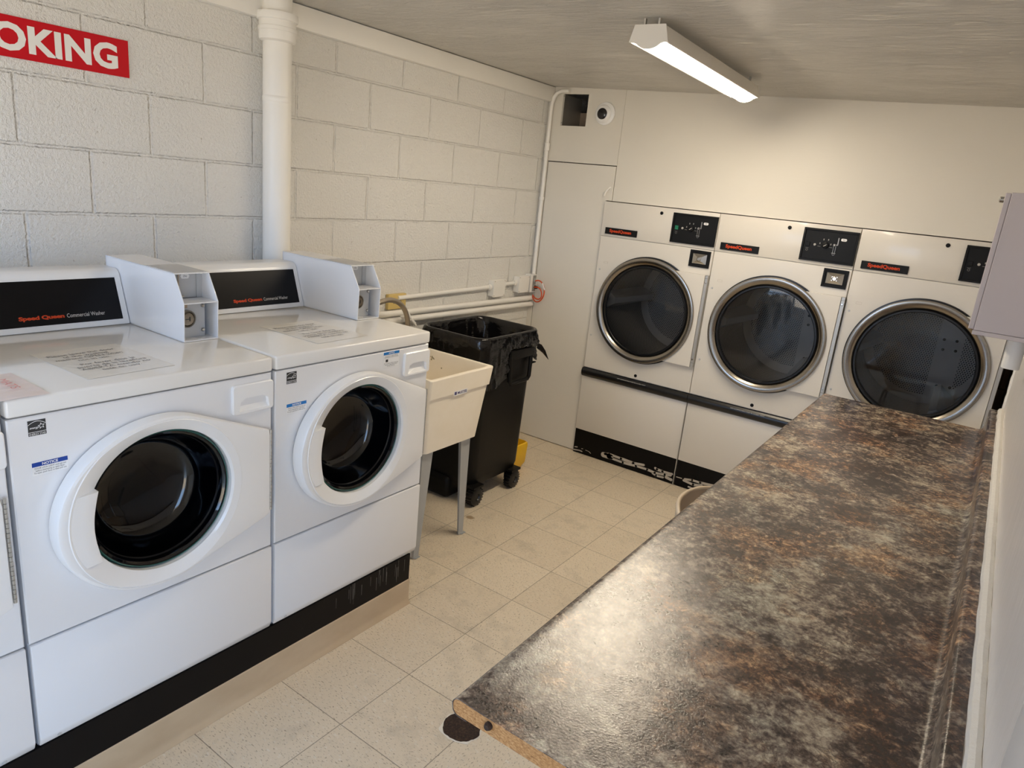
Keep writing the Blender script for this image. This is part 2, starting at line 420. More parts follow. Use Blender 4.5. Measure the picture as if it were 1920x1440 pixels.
M_signw = mat('sign_white', (0.85, 0.84, 0.81), 0.4)
M_orange = mat('orange_red_print', (0.60, 0.065, 0.018), 0.6, spec=0.2)
M_ink = mat('black_ink', (0.03, 0.03, 0.03), 0.6)
M_inkg = mat('grey_ink', (0.16, 0.15, 0.14), 0.6)
M_inkl = mat('pale_print', (0.62, 0.60, 0.57), 0.5)
M_pinkink = mat('faded_red_ink', (0.70, 0.28, 0.26), 0.6)
M_paper = paint('white_paper', (0.80, 0.775, 0.72), 0.2, (1, 1, 1), 30, 0.25, 0.003)
M_pinkpaper = mat('pinkish_paper', (0.80, 0.70, 0.665), 0.45); t = NT(M_pinkpaper)
t.normal(t.bump(t.noise(t.coord((3, 0.5, 1), rot=(0, 0, 0.3)), 14, 3), 0.8, 0.006))
M_blue = mat('blue_label_band', (0.008, 0.05, 0.30), 0.4)
M_label = mat('label_white', (0.82, 0.82, 0.82), 0.4)
M_green = mat('green_button', (0.01, 0.17, 0.085), 0.35)
M_sink = mat('cream_moulded_tub', (0.77, 0.69, 0.54), 0.38); t = NT(M_sink)
st = t.noise(t.coord(), 9, 5, 0.7)
t.base(t.ramp(st, [(0.3, (0.86, 0.785, 0.65)), (0.66, (0.89, 0.82, 0.70)), (0.76, (0.77, 0.69, 0.55))]))
M_bin = mat('black_bin_plastic', (0.007, 0.0065, 0.006), 0.42, spec=0.15); t = NT(M_bin)
t.normal(t.bump(t.noise(t.coord(), 200, 3), 0.15, 0.002))
M_bag = mat('black_bag_film', (0.003, 0.0026, 0.0026), 0.12, spec=0.42); t = NT(M_bag)
t.normal(t.bump(t.noise(t.coord((1, 1, 2.2)), 34, 3, 0.5, 0.9), 0.12, 0.010))
M_yellow = mat('yellow_plastic', (0.83, 0.50, 0.012), 0.4)
M_beigeplate = mat('yellowed_outlet_plate', (0.66, 0.50, 0.19), 0.4)
M_cord = mat('orange_cord', (0.62, 0.085, 0.02), 0.45)
M_hose = mat('braided_hose', (0.36, 0.31, 0.25), 0.35, 0.6); t = NT(M_hose)
wv_ = t.n('ShaderNodeTexWave'); wv_.inputs['Scale'].default_value = 160; t.l(t.coord(), wv_.inputs['Vector']); t.normal(t.bump(wv_.outputs['Fac'], 0.4, 0.002))
M_chair = mat('beige_chair_plastic', (0.60, 0.49, 0.355), 0.38)
M_cabinet = paint('cabinet_paint', (0.56, 0.505, 0.51), 0.45)
M_rust = mat('rusted_iron', (0.05, 0.024, 0.012), 0.8); t = NT(M_rust)
rn = t.noise(t.coord(), 130, 5, 0.7)
t.base(t.ramp(rn, [(0.35, (0.012, 0.006, 0.004)), (0.55, (0.045, 0.021, 0.011)), (0.75, (0.12, 0.07, 0.04))])); t.normal(t.bump(rn, 0.9, 0.006))
M_scuff = mat('bare_scuffed_metal', (0.46, 0.42, 0.36), 0.55)
M_lampw = mat('lamp_housing_white', (0.80, 0.77, 0.71), 0.4)
M_lens_d = mat('camera_black_glass', (0.012, 0.01, 0.012), 0.08)
M_diff = bpy.data.materials.new('lit_diffuser'); M_diff.use_nodes = True; _n = M_diff.node_tree.nodes; _n.remove(_n['Principled BSDF'])
_e = _n.new('ShaderNodeEmission'); _e.inputs[0].default_value = (*LAMP_COLOR, 1); _e.inputs[1].default_value = LAMP_STRENGTH
M_diff.node_tree.links.new(_e.outputs[0], _n['Material Output'].inputs[0])
def glass(name, tint, ior=1.5, rough=0.02):
    m = bpy.data.materials.new(name); m.use_nodes = True; nt = m.node_tree; nt.nodes.remove(nt.nodes['Principled BSDF'])
    tr = nt.nodes.new('ShaderNodeBsdfTransparent'); tr.inputs[0].default_value = (*tint, 1)
    gl = nt.nodes.new('ShaderNodeBsdfGlossy'); gl.inputs['Roughness'].default_value = rough; gl.inputs[0].default_value = (1, 1, 1, 1)
    fr = nt.nodes.new('ShaderNodeFresnel'); fr.inputs[0].default_value = ior
    mx = nt.nodes.new('ShaderNodeMixShader')
    nt.links.new(fr.outputs[0], mx.inputs[0]); nt.links.new(tr.outputs[0], mx.inputs[1]); nt.links.new(gl.outputs[0], mx.inputs[2])
    nt.links.new(mx.outputs[0], nt.nodes['Material Output'].inputs[0]); return m
M_glassw = glass('washer_bowl_glass', (0.28, 0.33, 0.42), 1.5)
M_glassd = glass('smoked_dryer_glass', (0.74, 0.74, 0.75), 1.4)
M_glassrim = mat('green_glass_edge', (0.03, 0.12, 0.10), 0.1)
# perforated dryer drum
def perforated(name, cyl):
    m = mat(name, (0.47, 0.44, 0.40), 0.45, 0.0, spec=0.3); t = NT(m)
    sep = t.n('ShaderNodeSeparateXYZ'); t.l(t.coord(), sep.inputs[0])
    X, Y, Z = sep.outputs
    Z = t.math('SUBTRACT', Z, 1.0); X = t.math('SUBTRACT', X, 0.358)
    if cyl:
        u = t.math('MULTIPLY', t.math('ARCTAN2', Z, X), 0.30); v = Y
    else:
        u, v = X, Z
    p = 0.0125
    def lattice(ou, ov):
        a = t.math('SUBTRACT', t.math('FRACT', t.math('ADD', t.math('DIVIDE', u, p), ou+50)), 0.5)
        b = t.math('MULTIPLY', t.math('SUBTRACT', t.math('FRACT', t.math('ADD', t.math('DIVIDE', v, p*1.732), ov+50)), 0.5), 1.732)
        return t.math('SQRT', t.math('ADD', t.math('MULTIPLY', a, a), t.math('MULTIPLY', b, b)))
    d = t.math('MINIMUM', lattice(0, 0), lattice(0.5, 0.5))
    hole = t.math('LESS_THAN', d, 0.30)
    if not cyl:
        # an upright plain strip without holes, as on the drum back
        rad = t.math('SQRT', t.math('ADD', t.math('MULTIPLY', X, X), t.math('MULTIPLY', Z, Z)))
        band = t.math('GREATER_THAN', t.math('ABSOLUTE', t.math('SUBTRACT', X, 0.105)), 0.062)
        hole = t.math('MULTIPLY', hole, t.math('MULTIPLY', band, t.math('LESS_THAN', rad, 0.265)))
    t.base(t.mix(hole, (0.47, 0.44, 0.40), (0.015, 0.015, 0.015)))
    return m
M_perf = perforated('perforated_drum_back', False); M_perfc = perforated('perforated_drum_wall', True)

# ------------------------------------------------------------------ room shell
def ceil_z(x): return 2.236-0.0285*x
bm = B(); box(bm, (-0.25, -1.25, -0.12), (3.2, 4.75, 0.0)); struct('floor', bm, M_floor)
bm = B(); prism(bm, [(-0.25, ceil_z(-0.25)), (3.2, ceil_z(3.2)), (3.2, 2.45), (-0.25, 2.45)], 'y', -1.25, 4.75); struct('ceiling', bm, M_ceiling)
bm = B(); box(bm, (-0.2, -1.25, 0), (0.0, 4.75, 2.3)); struct('wall_left', bm, M_block)
YB = 3.712
bm = B()
for lo, hi in (((0.0, 1.806), (0.100, 2.3)), ((0.275, 1.806), (0.519, 2.3)), ((0.100, 1.806), (0.275, 2.015)), ((0.100, 2.195), (0.275, 2.3)), ((0.0, 0.0), (0.038, 1.806)),
               ((0.5205, 1.6045), (3.2, 2.3))):
    box(bm, (lo[0], YB, lo[1]), (hi[0], YB+0.014, hi[1]))
struct('wall_back', bm, M_backwall)
bm = B(); prism(bm, [(0.042, 0.004), (0.477, 0.004), (0.477, 1.6045), (0.516, 1.6045), (0.516, 1.801), (0.042, 1.801)], 'y', YB-0.001, YB+0.018, 0.0015, 1)
struct('door_1', bm, M_backwall, 'flush white access panel beside the dryers')
bm = B(); box(bm, (-0.2, 4.55, 0), (3.2, 4.75, 2.3)); box(bm, (0.001, 3.93, 1.9), (0.47, 4.0, 2.115)); struct('wall_beyond', bm, M_brown)
bm = B(); box(bm, (2.640, -0.05, 0), (2.76, 3.215, 2.3))
box(bm, (2.640, -1.25, 0), (2.76, -0.60, 2.3)); box(bm, (2.640, -0.60, 2.05), (2.76, -0.05, 2.3)); box(bm, (2.668, 3.2155, 0), (2.78, 4.75, 2.3))  # gap left for the added, unseen doorway that lets daylight in
struct('wall_right', bm, M_rightwall)
bm = B()
for lo, hi in (((-0.2, 0), (0.2, 2.3)), ((1.3, 0), (2.9, 2.3)), ((0.2, 0), (1.3, 0.8)), ((0.2, 2.1), (1.3, 2.3))): box(bm, (lo[0], -1.25, lo[1]), (hi[0], -1.1, hi[1]))
struct('wall_near', bm, M_trimw)
bm = B()
for lo, hi in (((0.20, 0.80), (0.24, 2.1)), ((1.26, 0.80), (1.3, 2.1)), ((0.24, 0.80), (1.26, 0.84)), ((0.24, 2.06), (1.26, 2.1)), ((0.73, 0.84), (0.77, 2.06))): box(bm, (lo[0], -1.19, lo[1]), (hi[0], -1.14, hi[1]))
struct('added_window_1', bm, M_trimw)  # invented window, out of view, put in to let daylight reach the room
bm = B(); box(bm, (0.001, -1.1, 2.146), (0.04, YB-0.001, 2.232), 0.004); struct('trim_1', bm, M_trimw, 'white painted board along the top of the block wall')
# caulk bead on the backsplash and up the wall end
bm = B(); pts = [(2.6315+0.0015*noise.noise(V((0, i*0.7, 0))), 0.3+i*0.0365, 0.968+0.003*noise.noise(V((5, i*0.5, 2)))) for i in range(80)]
tube(bm, pts, [0.0115+0.0025*noise.noise(V((9, i*0.6, 1))) for i in range(80)], 8)
pts = [(2.641+0.001*noise.noise(V((0, i*0.7, 0))), 3.212, 0.97+i*0.0165) for i in range(70)]
tube(bm, pts, [0.0085+0.0028*noise.noise(V((3, i*0.6, 1))) for i in range(70)], 8)
struct('trim_2', bm, M_caulk, 'rough caulk bead along the backsplash and wall end')
bm = B(); box(bm, (2.600, 0.05, 0.0), (2.6395, 0.468, 1.42), 0.006, 3); struct('trim_3', bm, M_doorw, 'white door casing close to the camera')

# ------------------------------------------------------------------ washers (local: x out of the wall, y along it, z from the plinth top)
PZ = 0.22
WY = (-0.258, 0.405, 1.071)
def make_washer():
    t = thing('front_load_washer', 'x', 'washing machine', (0, WY[1], PZ), 'coin washers along the block wall')
    W_ = 0.658; DC = (0.322, 0.565)
    bm = B()
    box(bm, (0.19, 0.003, 0.001), (0.20, W_-0.003, 0.842)); box(bm, (0.19, 0.003, 0.001), (0.876, 0.008, 0.842)); box(bm, (0.19, W_-0.008, 0.001), (0.876, W_-0.003, 0.842))
    box(bm, (0.19, 0.003, 0.001), (0.876, W_-0.003, 0.006)); box(bm, (0.19, 0.003, 0.838), (0.876, W_-0.003, 0.842))
    plate_hole(bm, (0.8765, 0, 0), 'x', (0.004, 0.002), (W_-0.004, 0.842), DC, 0.205, 0.002)
    obj('cabinet', bm, M_enamel, t)
    bm = B(); plate_hole(bm, (0.890, 0, 0), 'x', (0.002, 0.2935), (W_-0.002, 0.8425), DC, 0.205, 0.012); obj('front_panel', bm, M_enamel, t)
    bm = B(); prism(bm, [(0.878, 0.006), (0.885, 0.004), (0.894, 0.026), (0.894, 0.290), (0.878, 0.290)], 'y', 0.002, W_-0.002, 0.0035, 2); lp = obj('lower_panel', bm, M_enamel, t)
    for y in (0.045, W_-0.067):
        bm = B(); lathe(bm, [(0.0, 0.0025), (0.004, 0.002), (0.0052, 0.0)], (0.8905, y, 0.016), 'x', 12); obj('screw', bm, M_grey, lp)
    bm = B(); box(bm, (0.19, 0.001, 0.8465), (0.8945, W_-0.001, 0.888), 0.007, 4); obj('top_panel', bm, M_top, t)
    # control housing
    bm = B(); prism(bm, [(0.337, 0.889), (0.287, 1.036), (0.280, 1.046), (0.268, 1.052), (0.19, 1.052), (0.19, 0.889)], 'y', 0.002, 0.546, 0.004, 2)
    h = obj('control_housing', bm, M_doorw, t)
    sl = V((0.287-0.337, 0, 1.036-0.889)).normalized(); nn = V((sl.z, 0, -sl.x)); fr = (V((0, 1, 0)), sl, nn)
    c = V((0.312, 0.274, 0.9625))
    bm = B(); panel(bm, c+sl*0.004, fr, 0.506, 0.128, 0.0012); dp = obj('display_panel', bm, M_black, h)
    tp = c+nn*0.0013-sl*0.038
    text('brand_lettering', 'Speed Queen', M_orange, dp, tp+V((0, 0.032, 0)), fr, width=0.117, height=0.0145, bold=0.045, spacing=0.95)
    text('model_lettering', 'Commercial Washer', M_inkl, dp, tp+V((0, 0.150, 0.001)), fr, width=0.106, height=0.0115)
    # coin box
    y0, y1 = 0.548, 0.657
    prof = [(0.2, 0.889), (0.632, 0.889), (0.636, 1.003), (0.590, 1.083), (0.2, 1.083)]
    bm = B()
    for a, b in ((y0, y0+0.003), (y1-0.003, y1)): prism(bm, prof, 'y', a, b, 0.0008, 1)
    box(bm, (0.2, y0, 1.080), (0.592, y1, 1.083)); box(bm, (0.2, y0, 0.889), (0.632, y1, 0.892)); box(bm, (0.56, y0+0.002, 1.000), (0.6355, y1-0.002, 1.003)); box(bm, (0.2, y0, 0.889), (0.205, y1, 1.083))
    cb = obj('coin_box', bm, M_enamel, t)
    bm = B(); panel(bm, (0.505, (y0+y1)/2, 1.083), 'z', 0.096, 0.150, 0.0008); ipl = obj('instruction_plate', bm, M_grey, cb); ipl['label'] = 'grey printed plate'
    bm = B(); box(bm, (0.548, y0+0.003, 1.003), (0.552, y1-0.003, 1.080)); box(bm, (0.548, y1-0.020, 1.003), (0.556, y1-0.003, 1.080))
    sp = obj('coin_plate', bm, M_grey, cb)
    bm = B(); box(bm, (0.552, y0+0.030, 1.012), (0.556, y0+0.034, 1.076)); box(bm, (0.552, y0+0.016, 1.040), (0.557, y0+0.034, 1.045)); box(bm, (0.552, y0+0.012, 1.045), (0.555, y0+0.016, 1.078)); box(bm, (0.552, y0+0.034, 1.008), (0.562, y0+0.046, 1.012))
    obj('coin_guide', bm, M_chrome, cb)
    bm = B(); poly(bm, [(-0.014, 0), (-0.010, 0.007), (0.010, 0.007), (0.014, 0), (0.010, -0.007), (-0.010, -0.007)], 'x', (0.552, y0+0.055, 1.067)); pp = obj('price_tag', bm, M_label, cb)
    text('price_lettering', '25\u00a2', M_ink, cb, (0.5526, y0+0.055, 1.067), 'x', height=0.0075)
    bm = B(); box(bm, (0.588, y0+0.003, 0.892), (0.593, y1-0.018, 0.998), 0.001, 1); lk = obj('lock_plate', bm, M_grey, cb)
    bm = B(); box(bm, (0.593, y0+0.003, 0.981), (0.5945, y0+0.035, 0.997)); obj('brown_tab', bm, M_brown, cb)
    bm = B(); lathe(bm, [(0.026, 0.0), (0.026, 0.010), (0.022, 0.013), (0.019, 0.009), (0.017, 0.009), (0.017, 0.014), (0.0, 0.014)], (0.593, y0+0.030, 0.950), 'x', 40); obj('lock_cylinder', bm, M_steel, cb)
    bm = B(); box(bm, (0.607, y0+0.021, 0.9485), (0.6076, y0+0.037, 0.9515)); box(bm, (0.607, y0+0.033, 0.944), (0.6076, y0+0.0365, 0.957)); obj('keyway', bm, M_ink, cb)
    for yy, zz in ((y1-0.026, 0.985), (y1-0.026, 0.912)):
        bm = B(); lathe(bm, [(0.006, 0.0), (0.006, 0.003), (0.004, 0.006), (0.0, 0.006)], (0.593, yy, zz), 'x', 12); obj('bolt', bm, M_chrome, cb)
    for yy in (y0+0.025, y0+0.058):
        bm = B(); lathe(bm, [(0.0085, 0.0), (0.0085, 0.0012), (0.0, 0.0012)], (0.613, yy, 0.892), 'z', 16); obj('hole_plug', bm, M_grey, cb)
    # detergent drawer
    bm = B(); pts = rrect(0.592, 0.782, 0.0655, 0.0425, 0.010, 4, 2)
    pin = rrect(0.592, 0.782, 0.0625, 0.0395, 0.008, 4, 2)
    n = len(pts)
    slot = [(0.5455, 0.7475), (0.6425, 0.7475), (0.6365, 0.785), (0.553, 0.785)]
    # slot ring resampled to n points by angle
    cx_, cy_ = 0.594, 0.765
    def ray(poly_, a):
        dx, dy = math.cos(a), math.sin(a); best = None
        for i in range(len(poly_)):
            p, q = poly_[i], poly_[(i+1) % len(poly_)]
            ex, ey = q[0]-p[0], q[1]-p[1]; den = dx*ey-dy*ex
            if abs(den) < 1e-12: continue
            tt = ((p[0]-cx_)*ey-(p[1]-cy_)*ex)/den; s = ((p[0]-cx_)*dy-(p[1]-cy_)*dx)/den
            if tt > 0 and -1e-6 <= s <= 1+1e-6 and (best is None or tt < best): best = tt
        return (cx_+dx*best, cy_+dy*best)
    angs = [math.atan2(p[1]-cy_, p[0]-cx_) for p in pts]
    sl_ = [ray(slot, a) for a in angs]
    sl2 = [(p[0]*0.93+cx_*0.07, p[1]*0.93+cy_*0.07) for p in sl_]
    loft(bm, [[(0.8902, *p) for p in pts], [(0.896, *p) for p in pts], [(0.899, *p) for p in pin], [(0.899, *p) for p in sl_],
              [(0.897-max(0, (p[1]-0.748))*0.5, *p) for p in sl2], ], cap1=True)
    obj('detergent_drawer', bm, M_doorw, t)
    # stickers
    bm = B(); panel(bm, (0.8902, 0.0585, 0.8155), 'x', 0.035, 0.035, 0.0005); es = obj('energy_label', bm, M_ink, t); es['label'] = 'black square energy label'
    bm = B()
    arc = [(-0.0172+0.0344*i/16, 0.0035+0.0115*math.sin(PI*(0.12+0.76*i/16))) for i in range(17)]
    for a, b in zip(arc, arc[1:]): poly(bm, [(a[0], a[1]-0.0006), (b[0], b[1]-0.0006), (b[0], b[1]+0.0006), (a[0], a[1]+0.0006)], 'x', (0.8907, 0.0585, 0.8155), 0.0002)
    poly(bm, [(-0.0172, -0.0098), (0.0172, -0.0098), (0.0172, -0.0088), (-0.0172, -0.0088)], 'x', (0.8907, 0.0585, 0.8155), 0.0002)
    S5 = []
    for i in range(10):
        r = 0.0066 if i % 2 == 0 else 0.0029; a = PI/2+0.15+i*PI/5; S5.append((0.0085+r*math.cos(a), 0.0028+r*math.sin(a)))
    for i in range(10):
        p, q = V((*S5[i], 0)), V((*S5[(i+1) % 10], 0)); d = (q-p).normalized(); nr = V((-d.y, d.x, 0))*0.00045
        poly(bm, [(p-nr)[:2], (q-nr)[:2], (q+nr)[:2], (p+nr)[:2]], 'x', (0.8907, 0.0585, 0.8155), 0.0002)
    obj('star_emblem', bm, M_label, es)
    text('script_lettering', 'energy', M_label, es, (0.8907, 0.0535, 0.815), 'x', width=0.019, shear=0.5, bold=0.01)
    text('label_lettering', 'ENERGY STAR', M_label, es, (0.8907, 0.0585, 0.8015), 'x', width=0.032, height=0.0048)
    bm = B(); panel(bm, (0.8902, 0.0775, 0.7205), 'x', 0.072, 0.030, 0.0005); no = obj('notice_label', bm, M_label, t)
    bm = B(); panel(bm, (0.8907, 0.0775, 0.7305), 'x', 0.072, 0.010, 0.0002); obj('blue_band', bm, M_blue, no)
    text('notice_heading', 'NOTICE', M_label, no, (0.8909, 0.0775, 0.7305), 'x', width=0.032, height=0.0062, bold=0.03)
    text('notice_text', 'DOOR LOCK LIGHT must go out\nbefore attempting to open door.\nTo open, push door in then pull out.', M_ink, no, (0.8907, 0.0775, 0.7155), 'x', width=0.066, height=0.0155)
    # door: an ellipse-like ring running into a flat wing on the hinge side
    cy, cz = DC
    hullp = [(0.262*math.cos(a) if math.cos(a) < 0 else 0.228*math.cos(a), 0.2275*math.sin(a)) for a in [2*PI*i/160 for i in range(160)]]+[(0.316, 0.113), (0.316, -0.150)]
    hs = sorted(set(hullp))
    def half(pp):
        o_ = []
        for p in pp:
            while len(o_) > 1 and (o_[-1][0]-o_[-2][0])*(p[1]-o_[-2][1])-(o_[-1][1]-o_[-2][1])*(p[0]-o_[-2][0]) <= 0: o_.pop()
            o_.append(p)
        return o_
    lo_ = half(hs); up_ = half(hs[::-1]); hull = lo_[:-1]+up_[:-1]
    NA = 144; A = [2*PI*i/NA for i in range(NA)]
    def rayh(a):
        dx, dy = math.cos(a), math.sin(a); best = 0.2
        for i in range(len(hull)):
            p, q = hull[i], hull[(i+1) % len(hull)]; ex, ey = q[0]-p[0], q[1]-p[1]; den = dx*ey-dy*ex
            if abs(den) < 1e-12: continue
            tt = (p[0]*ey-p[1]*ex)/den; s = (p[0]*dy-p[1]*dx)/den
            if tt > 0 and -1e-6 <= s <= 1+1e-6: best = tt
        return best
    RO = [rayh(a) for a in A]
    def xf(yl): return 0.939-0.026*min(1, max(0, (yl+0.262)/0.578))**1.3
    def P(r, a, x): return (x, cy+r*math.cos(a), cz+r*math.sin(a))
    loops = [[P(RO[i]-0.006, A[i], 0.8945) for i in range(NA)], [P(RO[i], A[i], 0.898) for i in range(NA)],
             [P(RO[i], A[i], xf(RO[i]*math.cos(A[i]))-0.008) for i in range(NA)], [P(RO[i]-0.003, A[i], xf(RO[i]*math.cos(A[i]))-0.002) for i in range(NA)],
             [P(RO[i]-0.009, A[i], xf(RO[i]*math.cos(A[i]))) for i in range(NA)]]
    rid = [min(0.215+0.022*max(0, -math.cos(a)), RO[i]-0.012) for i, a in enumerate(A)]
    loops += [[P(rid[i]+0.002, A[i], xf(rid[i]*math.cos(A[i]))-0.001) for i in range(NA)], [P(rid[i], A[i], xf(rid[i]*math.cos(A[i]))+0.001) for i in range(NA)],
              [P(0.193, A[i], 0.919) for i in range(NA)], [P(0.187, A[i], 0.914) for i in range(NA)], [P(0.186, A[i], 0.884) for i in range(NA)]]
    bm = B(); loft(bm, loops); d = obj('door', bm, M_doorw, t, ang=28)
    bm = B(); lathe(bm, [(0.186, 0.890), (0.182, 0.902), (0.178, 0.902), (0.176, 0.897), (0.172, 0.897), (0.170, 0.889), (0.165, 0.880)], (0, cy, cz), 'x', 96); obj('gasket', bm, M_rubber, d)
    bm = B(); lathe(bm, [(0.1855, 0.896), (0.181, 0.9045), (0.1795, 0.903)], (0, cy, cz), 'x', 96); obj('glass_edge', bm, M_glassrim, d)
    bm = B(); lathe(bm, [(0.180, 0.902), (0.171, 0.896), (0.163, 0.870), (0.150, 0.825), (0.135, 0.800), (0.110, 0.788), (0.07, 0.782), (0.0, 0.780)], (0, cy, cz), 'x', 96); obj('glass_bowl', bm, M_glassw, d)
    # pull handle: a tongue from the ring over the glass
    def hy(s): return cy-0.166-0.014*math.sin(PI*s)   # right edge
    rows = []
    ns = 14
    bm = B()
    front, back = [], []
    for i in range(ns+1):
        s = i/ns; z = cz-0.100+0.182*s
        L = -math.sqrt(max(0, 1-((z-cz)/0.2275)**2))*0.262+0.030
        yl = cy+L; yr = hy(s)
        front.append([(0.9375, yl, z), (0.936, yl*0.6+yr*0.4, z), (0.9335, yr-0.004, z), (0.931, yr, z)])
        back.append([(0.905, yl, z), (0.905, yl*0.6+yr*0.4, z), (0.905, yr-0.004, z), (0.910, yr, z)])
    fv = [[bm.verts.new(p) for p in r] for r in front]; bv = [[bm.verts.new(p) for p in r] for r in back]
    for i in range(ns):
        for k in range(3):
            bm.faces.new((fv[i][k], fv[i][k+1], fv[i+1][k+1], fv[i+1][k])); bm.faces.new((bv[i][k+1], bv[i][k], bv[i+1][k], bv[i+1][k+1]))
        bm.faces.new((fv[i][3], bv[i][3], bv[i+1][3], fv[i+1][3])); bm.faces.new((bv[i][0], fv[i][0], fv[i+1][0], bv[i+1][0]))
    for i in (0, ns):
        for k in range(3): bm.faces.new((fv[i][k], bv[i][k], bv[i][k+1], fv[i][k+1]))
    bmesh.ops.recalc_face_normals(bm, faces=bm.faces); obj('door_handle', bm, M_doorw, d, ang=50)
    # piano hinge on the wing edge
    bm = B()
    for i in range(22):
        z0 = cz-0.14+i*0.0115; lathe(bm, [(0.0038, 0.0), (0.0038, 0.0105)], (0.905, W_-0.0155, z0), 'z', 10, True, True)
    obj('hinge', bm, M_alu, d)
    bm = B(); lathe(bm, [(0.205, 0.874), (0.212, 0.85), (0.212, 0.6), (0.235, 0.59), (0.235, 0.30), (0.0, 0.30)], (0, cy, cz), 'x', 64); obj('drum', bm, M_drumd, t)
    return t, no, es
washer, _no, _es = make_washer()
washer['label'] = 'white coin washer second from the left, worn notice paper and pink sheet on top'
w3 = dup(washer, (0, WY[2], PZ), 'white coin washer at the far end of the row, next to the laundry sink')
w1 = dup(washer, (0, WY[0], PZ), 'white coin washer cut off by the left edge of the photo')
# extra sticker on the far washer
bm = B(); panel(bm, (0.8902, 0.4675, 0.8125), 'x', 0.074, 0.054, 0.0005); st_ = obj('instruction_label', bm, M_label, w3)
M_blue2 = mat('bright_blue_band', (0.01, 0.17, 0.50), 0.4)
bm = B(); panel(bm, (0.8907, 0.4675, 0.8345), 'x', 0.074, 0.010, 0.0002); obj('blue_band', bm, M_blue2, st_)
for _c in w3.children:
    if _c.name.startswith('notice_label'):
        for _g in _c.children:
            if _g.name.startswith('blue_band'): _g.data = _g.data.copy(); _g.data.materials[0] = M_blue2
text('notice_heading', 'NOTICE', M_label, st_, (0.8909, 0.4675, 0.8345), 'x', width=0.026, height=0.006, bold=0.02)
text('notice_text', 'Customer is responsible for\nchecking drum before loading.', M_ink, st_, (0.8907, 0.4675, 0.8225), 'x', width=0.066, height=0.009)
text('notice_text', 'Do not leave children near the\nmachine. Keep door closed\nduring operation.', M_ink, st_, (0.8907, 0.4675, 0.7945), 'x', width=0.066, height=0.014)
bm = B(); panel(bm, (0.8907, 0.4465, 0.809), 'x', 0.011, 0.009, 0.0002); panel(bm, (0.8909, 0.4465, 0.810), 'x', 0.009, 0.005, 0.0002); obj('drum_pictogram', bm, M_ink, st_)
# bracket under the far washer
bm = B(); box(bm, (0.845, 0.636, -0.030), (0.872, 0.655, 0.003), 0.001, 1); obj('levelling_bracket', bm, M_galv, w3)

# plinth under the washers
pl = thing('washer_plinth', 'long black and beige raised plinth under the row of washers', 'plinth', (0, 0, 0))
bm = B(); box(bm, (0.14, -1.0, 0.0), (0.880, 1.703, 0.2195)); obj('plinth_body', bm, M_blackm, pl)
bm = B(); box(bm, (0.880, -1.0, 0.100), (0.884, 1.707, 0.2195), 0.001, 1); obj('black_kick_board', bm, M_toe, pl)
bm = B(); prism(bm, [(0.8805, 0.0005), (0.898, 0.0005), (0.897, 0.004), (0.890, 0.012), (0.887, 0.026), (0.8868, 0.104), (0.8845, 0.107), (0.8805, 0.107)], 'y', -1.0, 1.708); obj('cove_base', bm, M_cove, pl)
bm = B(); prism(bm, [(0.14, 0.0005), (0.887, 0.0005), (0.887, 0.107), (0.14, 0.107)], 'y', 1.7032, 1.708); obj('cove_return', bm, M_cove, pl)
# drips down the kick board
bm = B(); rg = random.Random(3)
for i in range(22):
    y = rg.uniform(1.30, 1.69); z1 = 0.218-rg.uniform(0, 0.03); ln = rg.uniform(0.02, 0.07); w = rg.uniform(0.0004, 0.001)
    poly(bm, [(y-w, z1), (y-w*0.4, z1-ln), (y+w*0.4, z1-ln), (y+w, z1)], 'x', (0.884, 0, 0), 0.0003)
obj('dried_drips', bm, mat('dried_drip', (0.17, 0.155, 0.14), 0.5), pl)

# papers on the washer tops
EN = 'Please leave the door\nof the washing\nmachine OPEN when\nnot in use.'
ES = 'Por favor deje la\npuerta de la lavadora\nABIERTA cuando no\neste en uso.'
def notice(y0, rot, label, ink):
    t = thing('paper_notice', label, 'notice', (0.695, y0, PZ+0.888), 'bilingual notices stuck on washer tops')
    bm = B(); n_ = 12
    vs = [[bm.verts.new((-0.14+0.28*i/n_, -0.108+0.216*j/n_, 0.0010+0.0009*abs(noise.noise(V((i*0.5, j*0.4, y0*3)))))) for j in range(n_+1)] for i in range(n_+1)]
    for i in range(n_):
        for j in range(n_): bm.faces.new((vs[i][j], vs[i+1][j], vs[i+1][j+1], vs[i][j+1]))
    obj('paper_sheet', bm, M_paper, t, solid=0.0004)
    text('notice_lettering', EN, ink, t, (-0.055, -0.008, 0.0021), 'z', width=0.165, height=0.080, align='C')
    text('notice_lettering', ES, ink, t, (0.050, 0.004, 0.0021), 'z', width=0.170, height=0.080, align='C')
    t.rotation_euler = (0, 0, rot)
    return t
notice(WY[1]+0.292, 0.04, 'creased bilingual notice sheet on the washer top beside the pinkish paper', M_inkg)
notice(WY[2]+0.300, 0.03, 'faded bilingual notice sheet on the far washer beside the sink', M_inkg)
t = thing('paper_sheet', 'crumpled pinkish paper with red print hanging over a washer front edge', 'paper', (0.80, WY[1]+0.0, PZ+0.888))
bm = B(); n_ = 24
vs = [[bm.verts.new((-0.10+0.197*i/n_, -0.24+0.326*j/n_, 0.0014+0.0045*abs(noise.noise(V((i*0.30, j*0.13, 1)))))) for j in range(n_+1)] for i in range(n_+1)]
for i in range(n_):
    for j in range(n_): bm.faces.new((vs[i][j], vs[i+1][j], vs[i+1][j+1], vs[i][j+1]))
obj('crumpled_sheet', bm, M_pinkpaper, t, solid=0.0004)
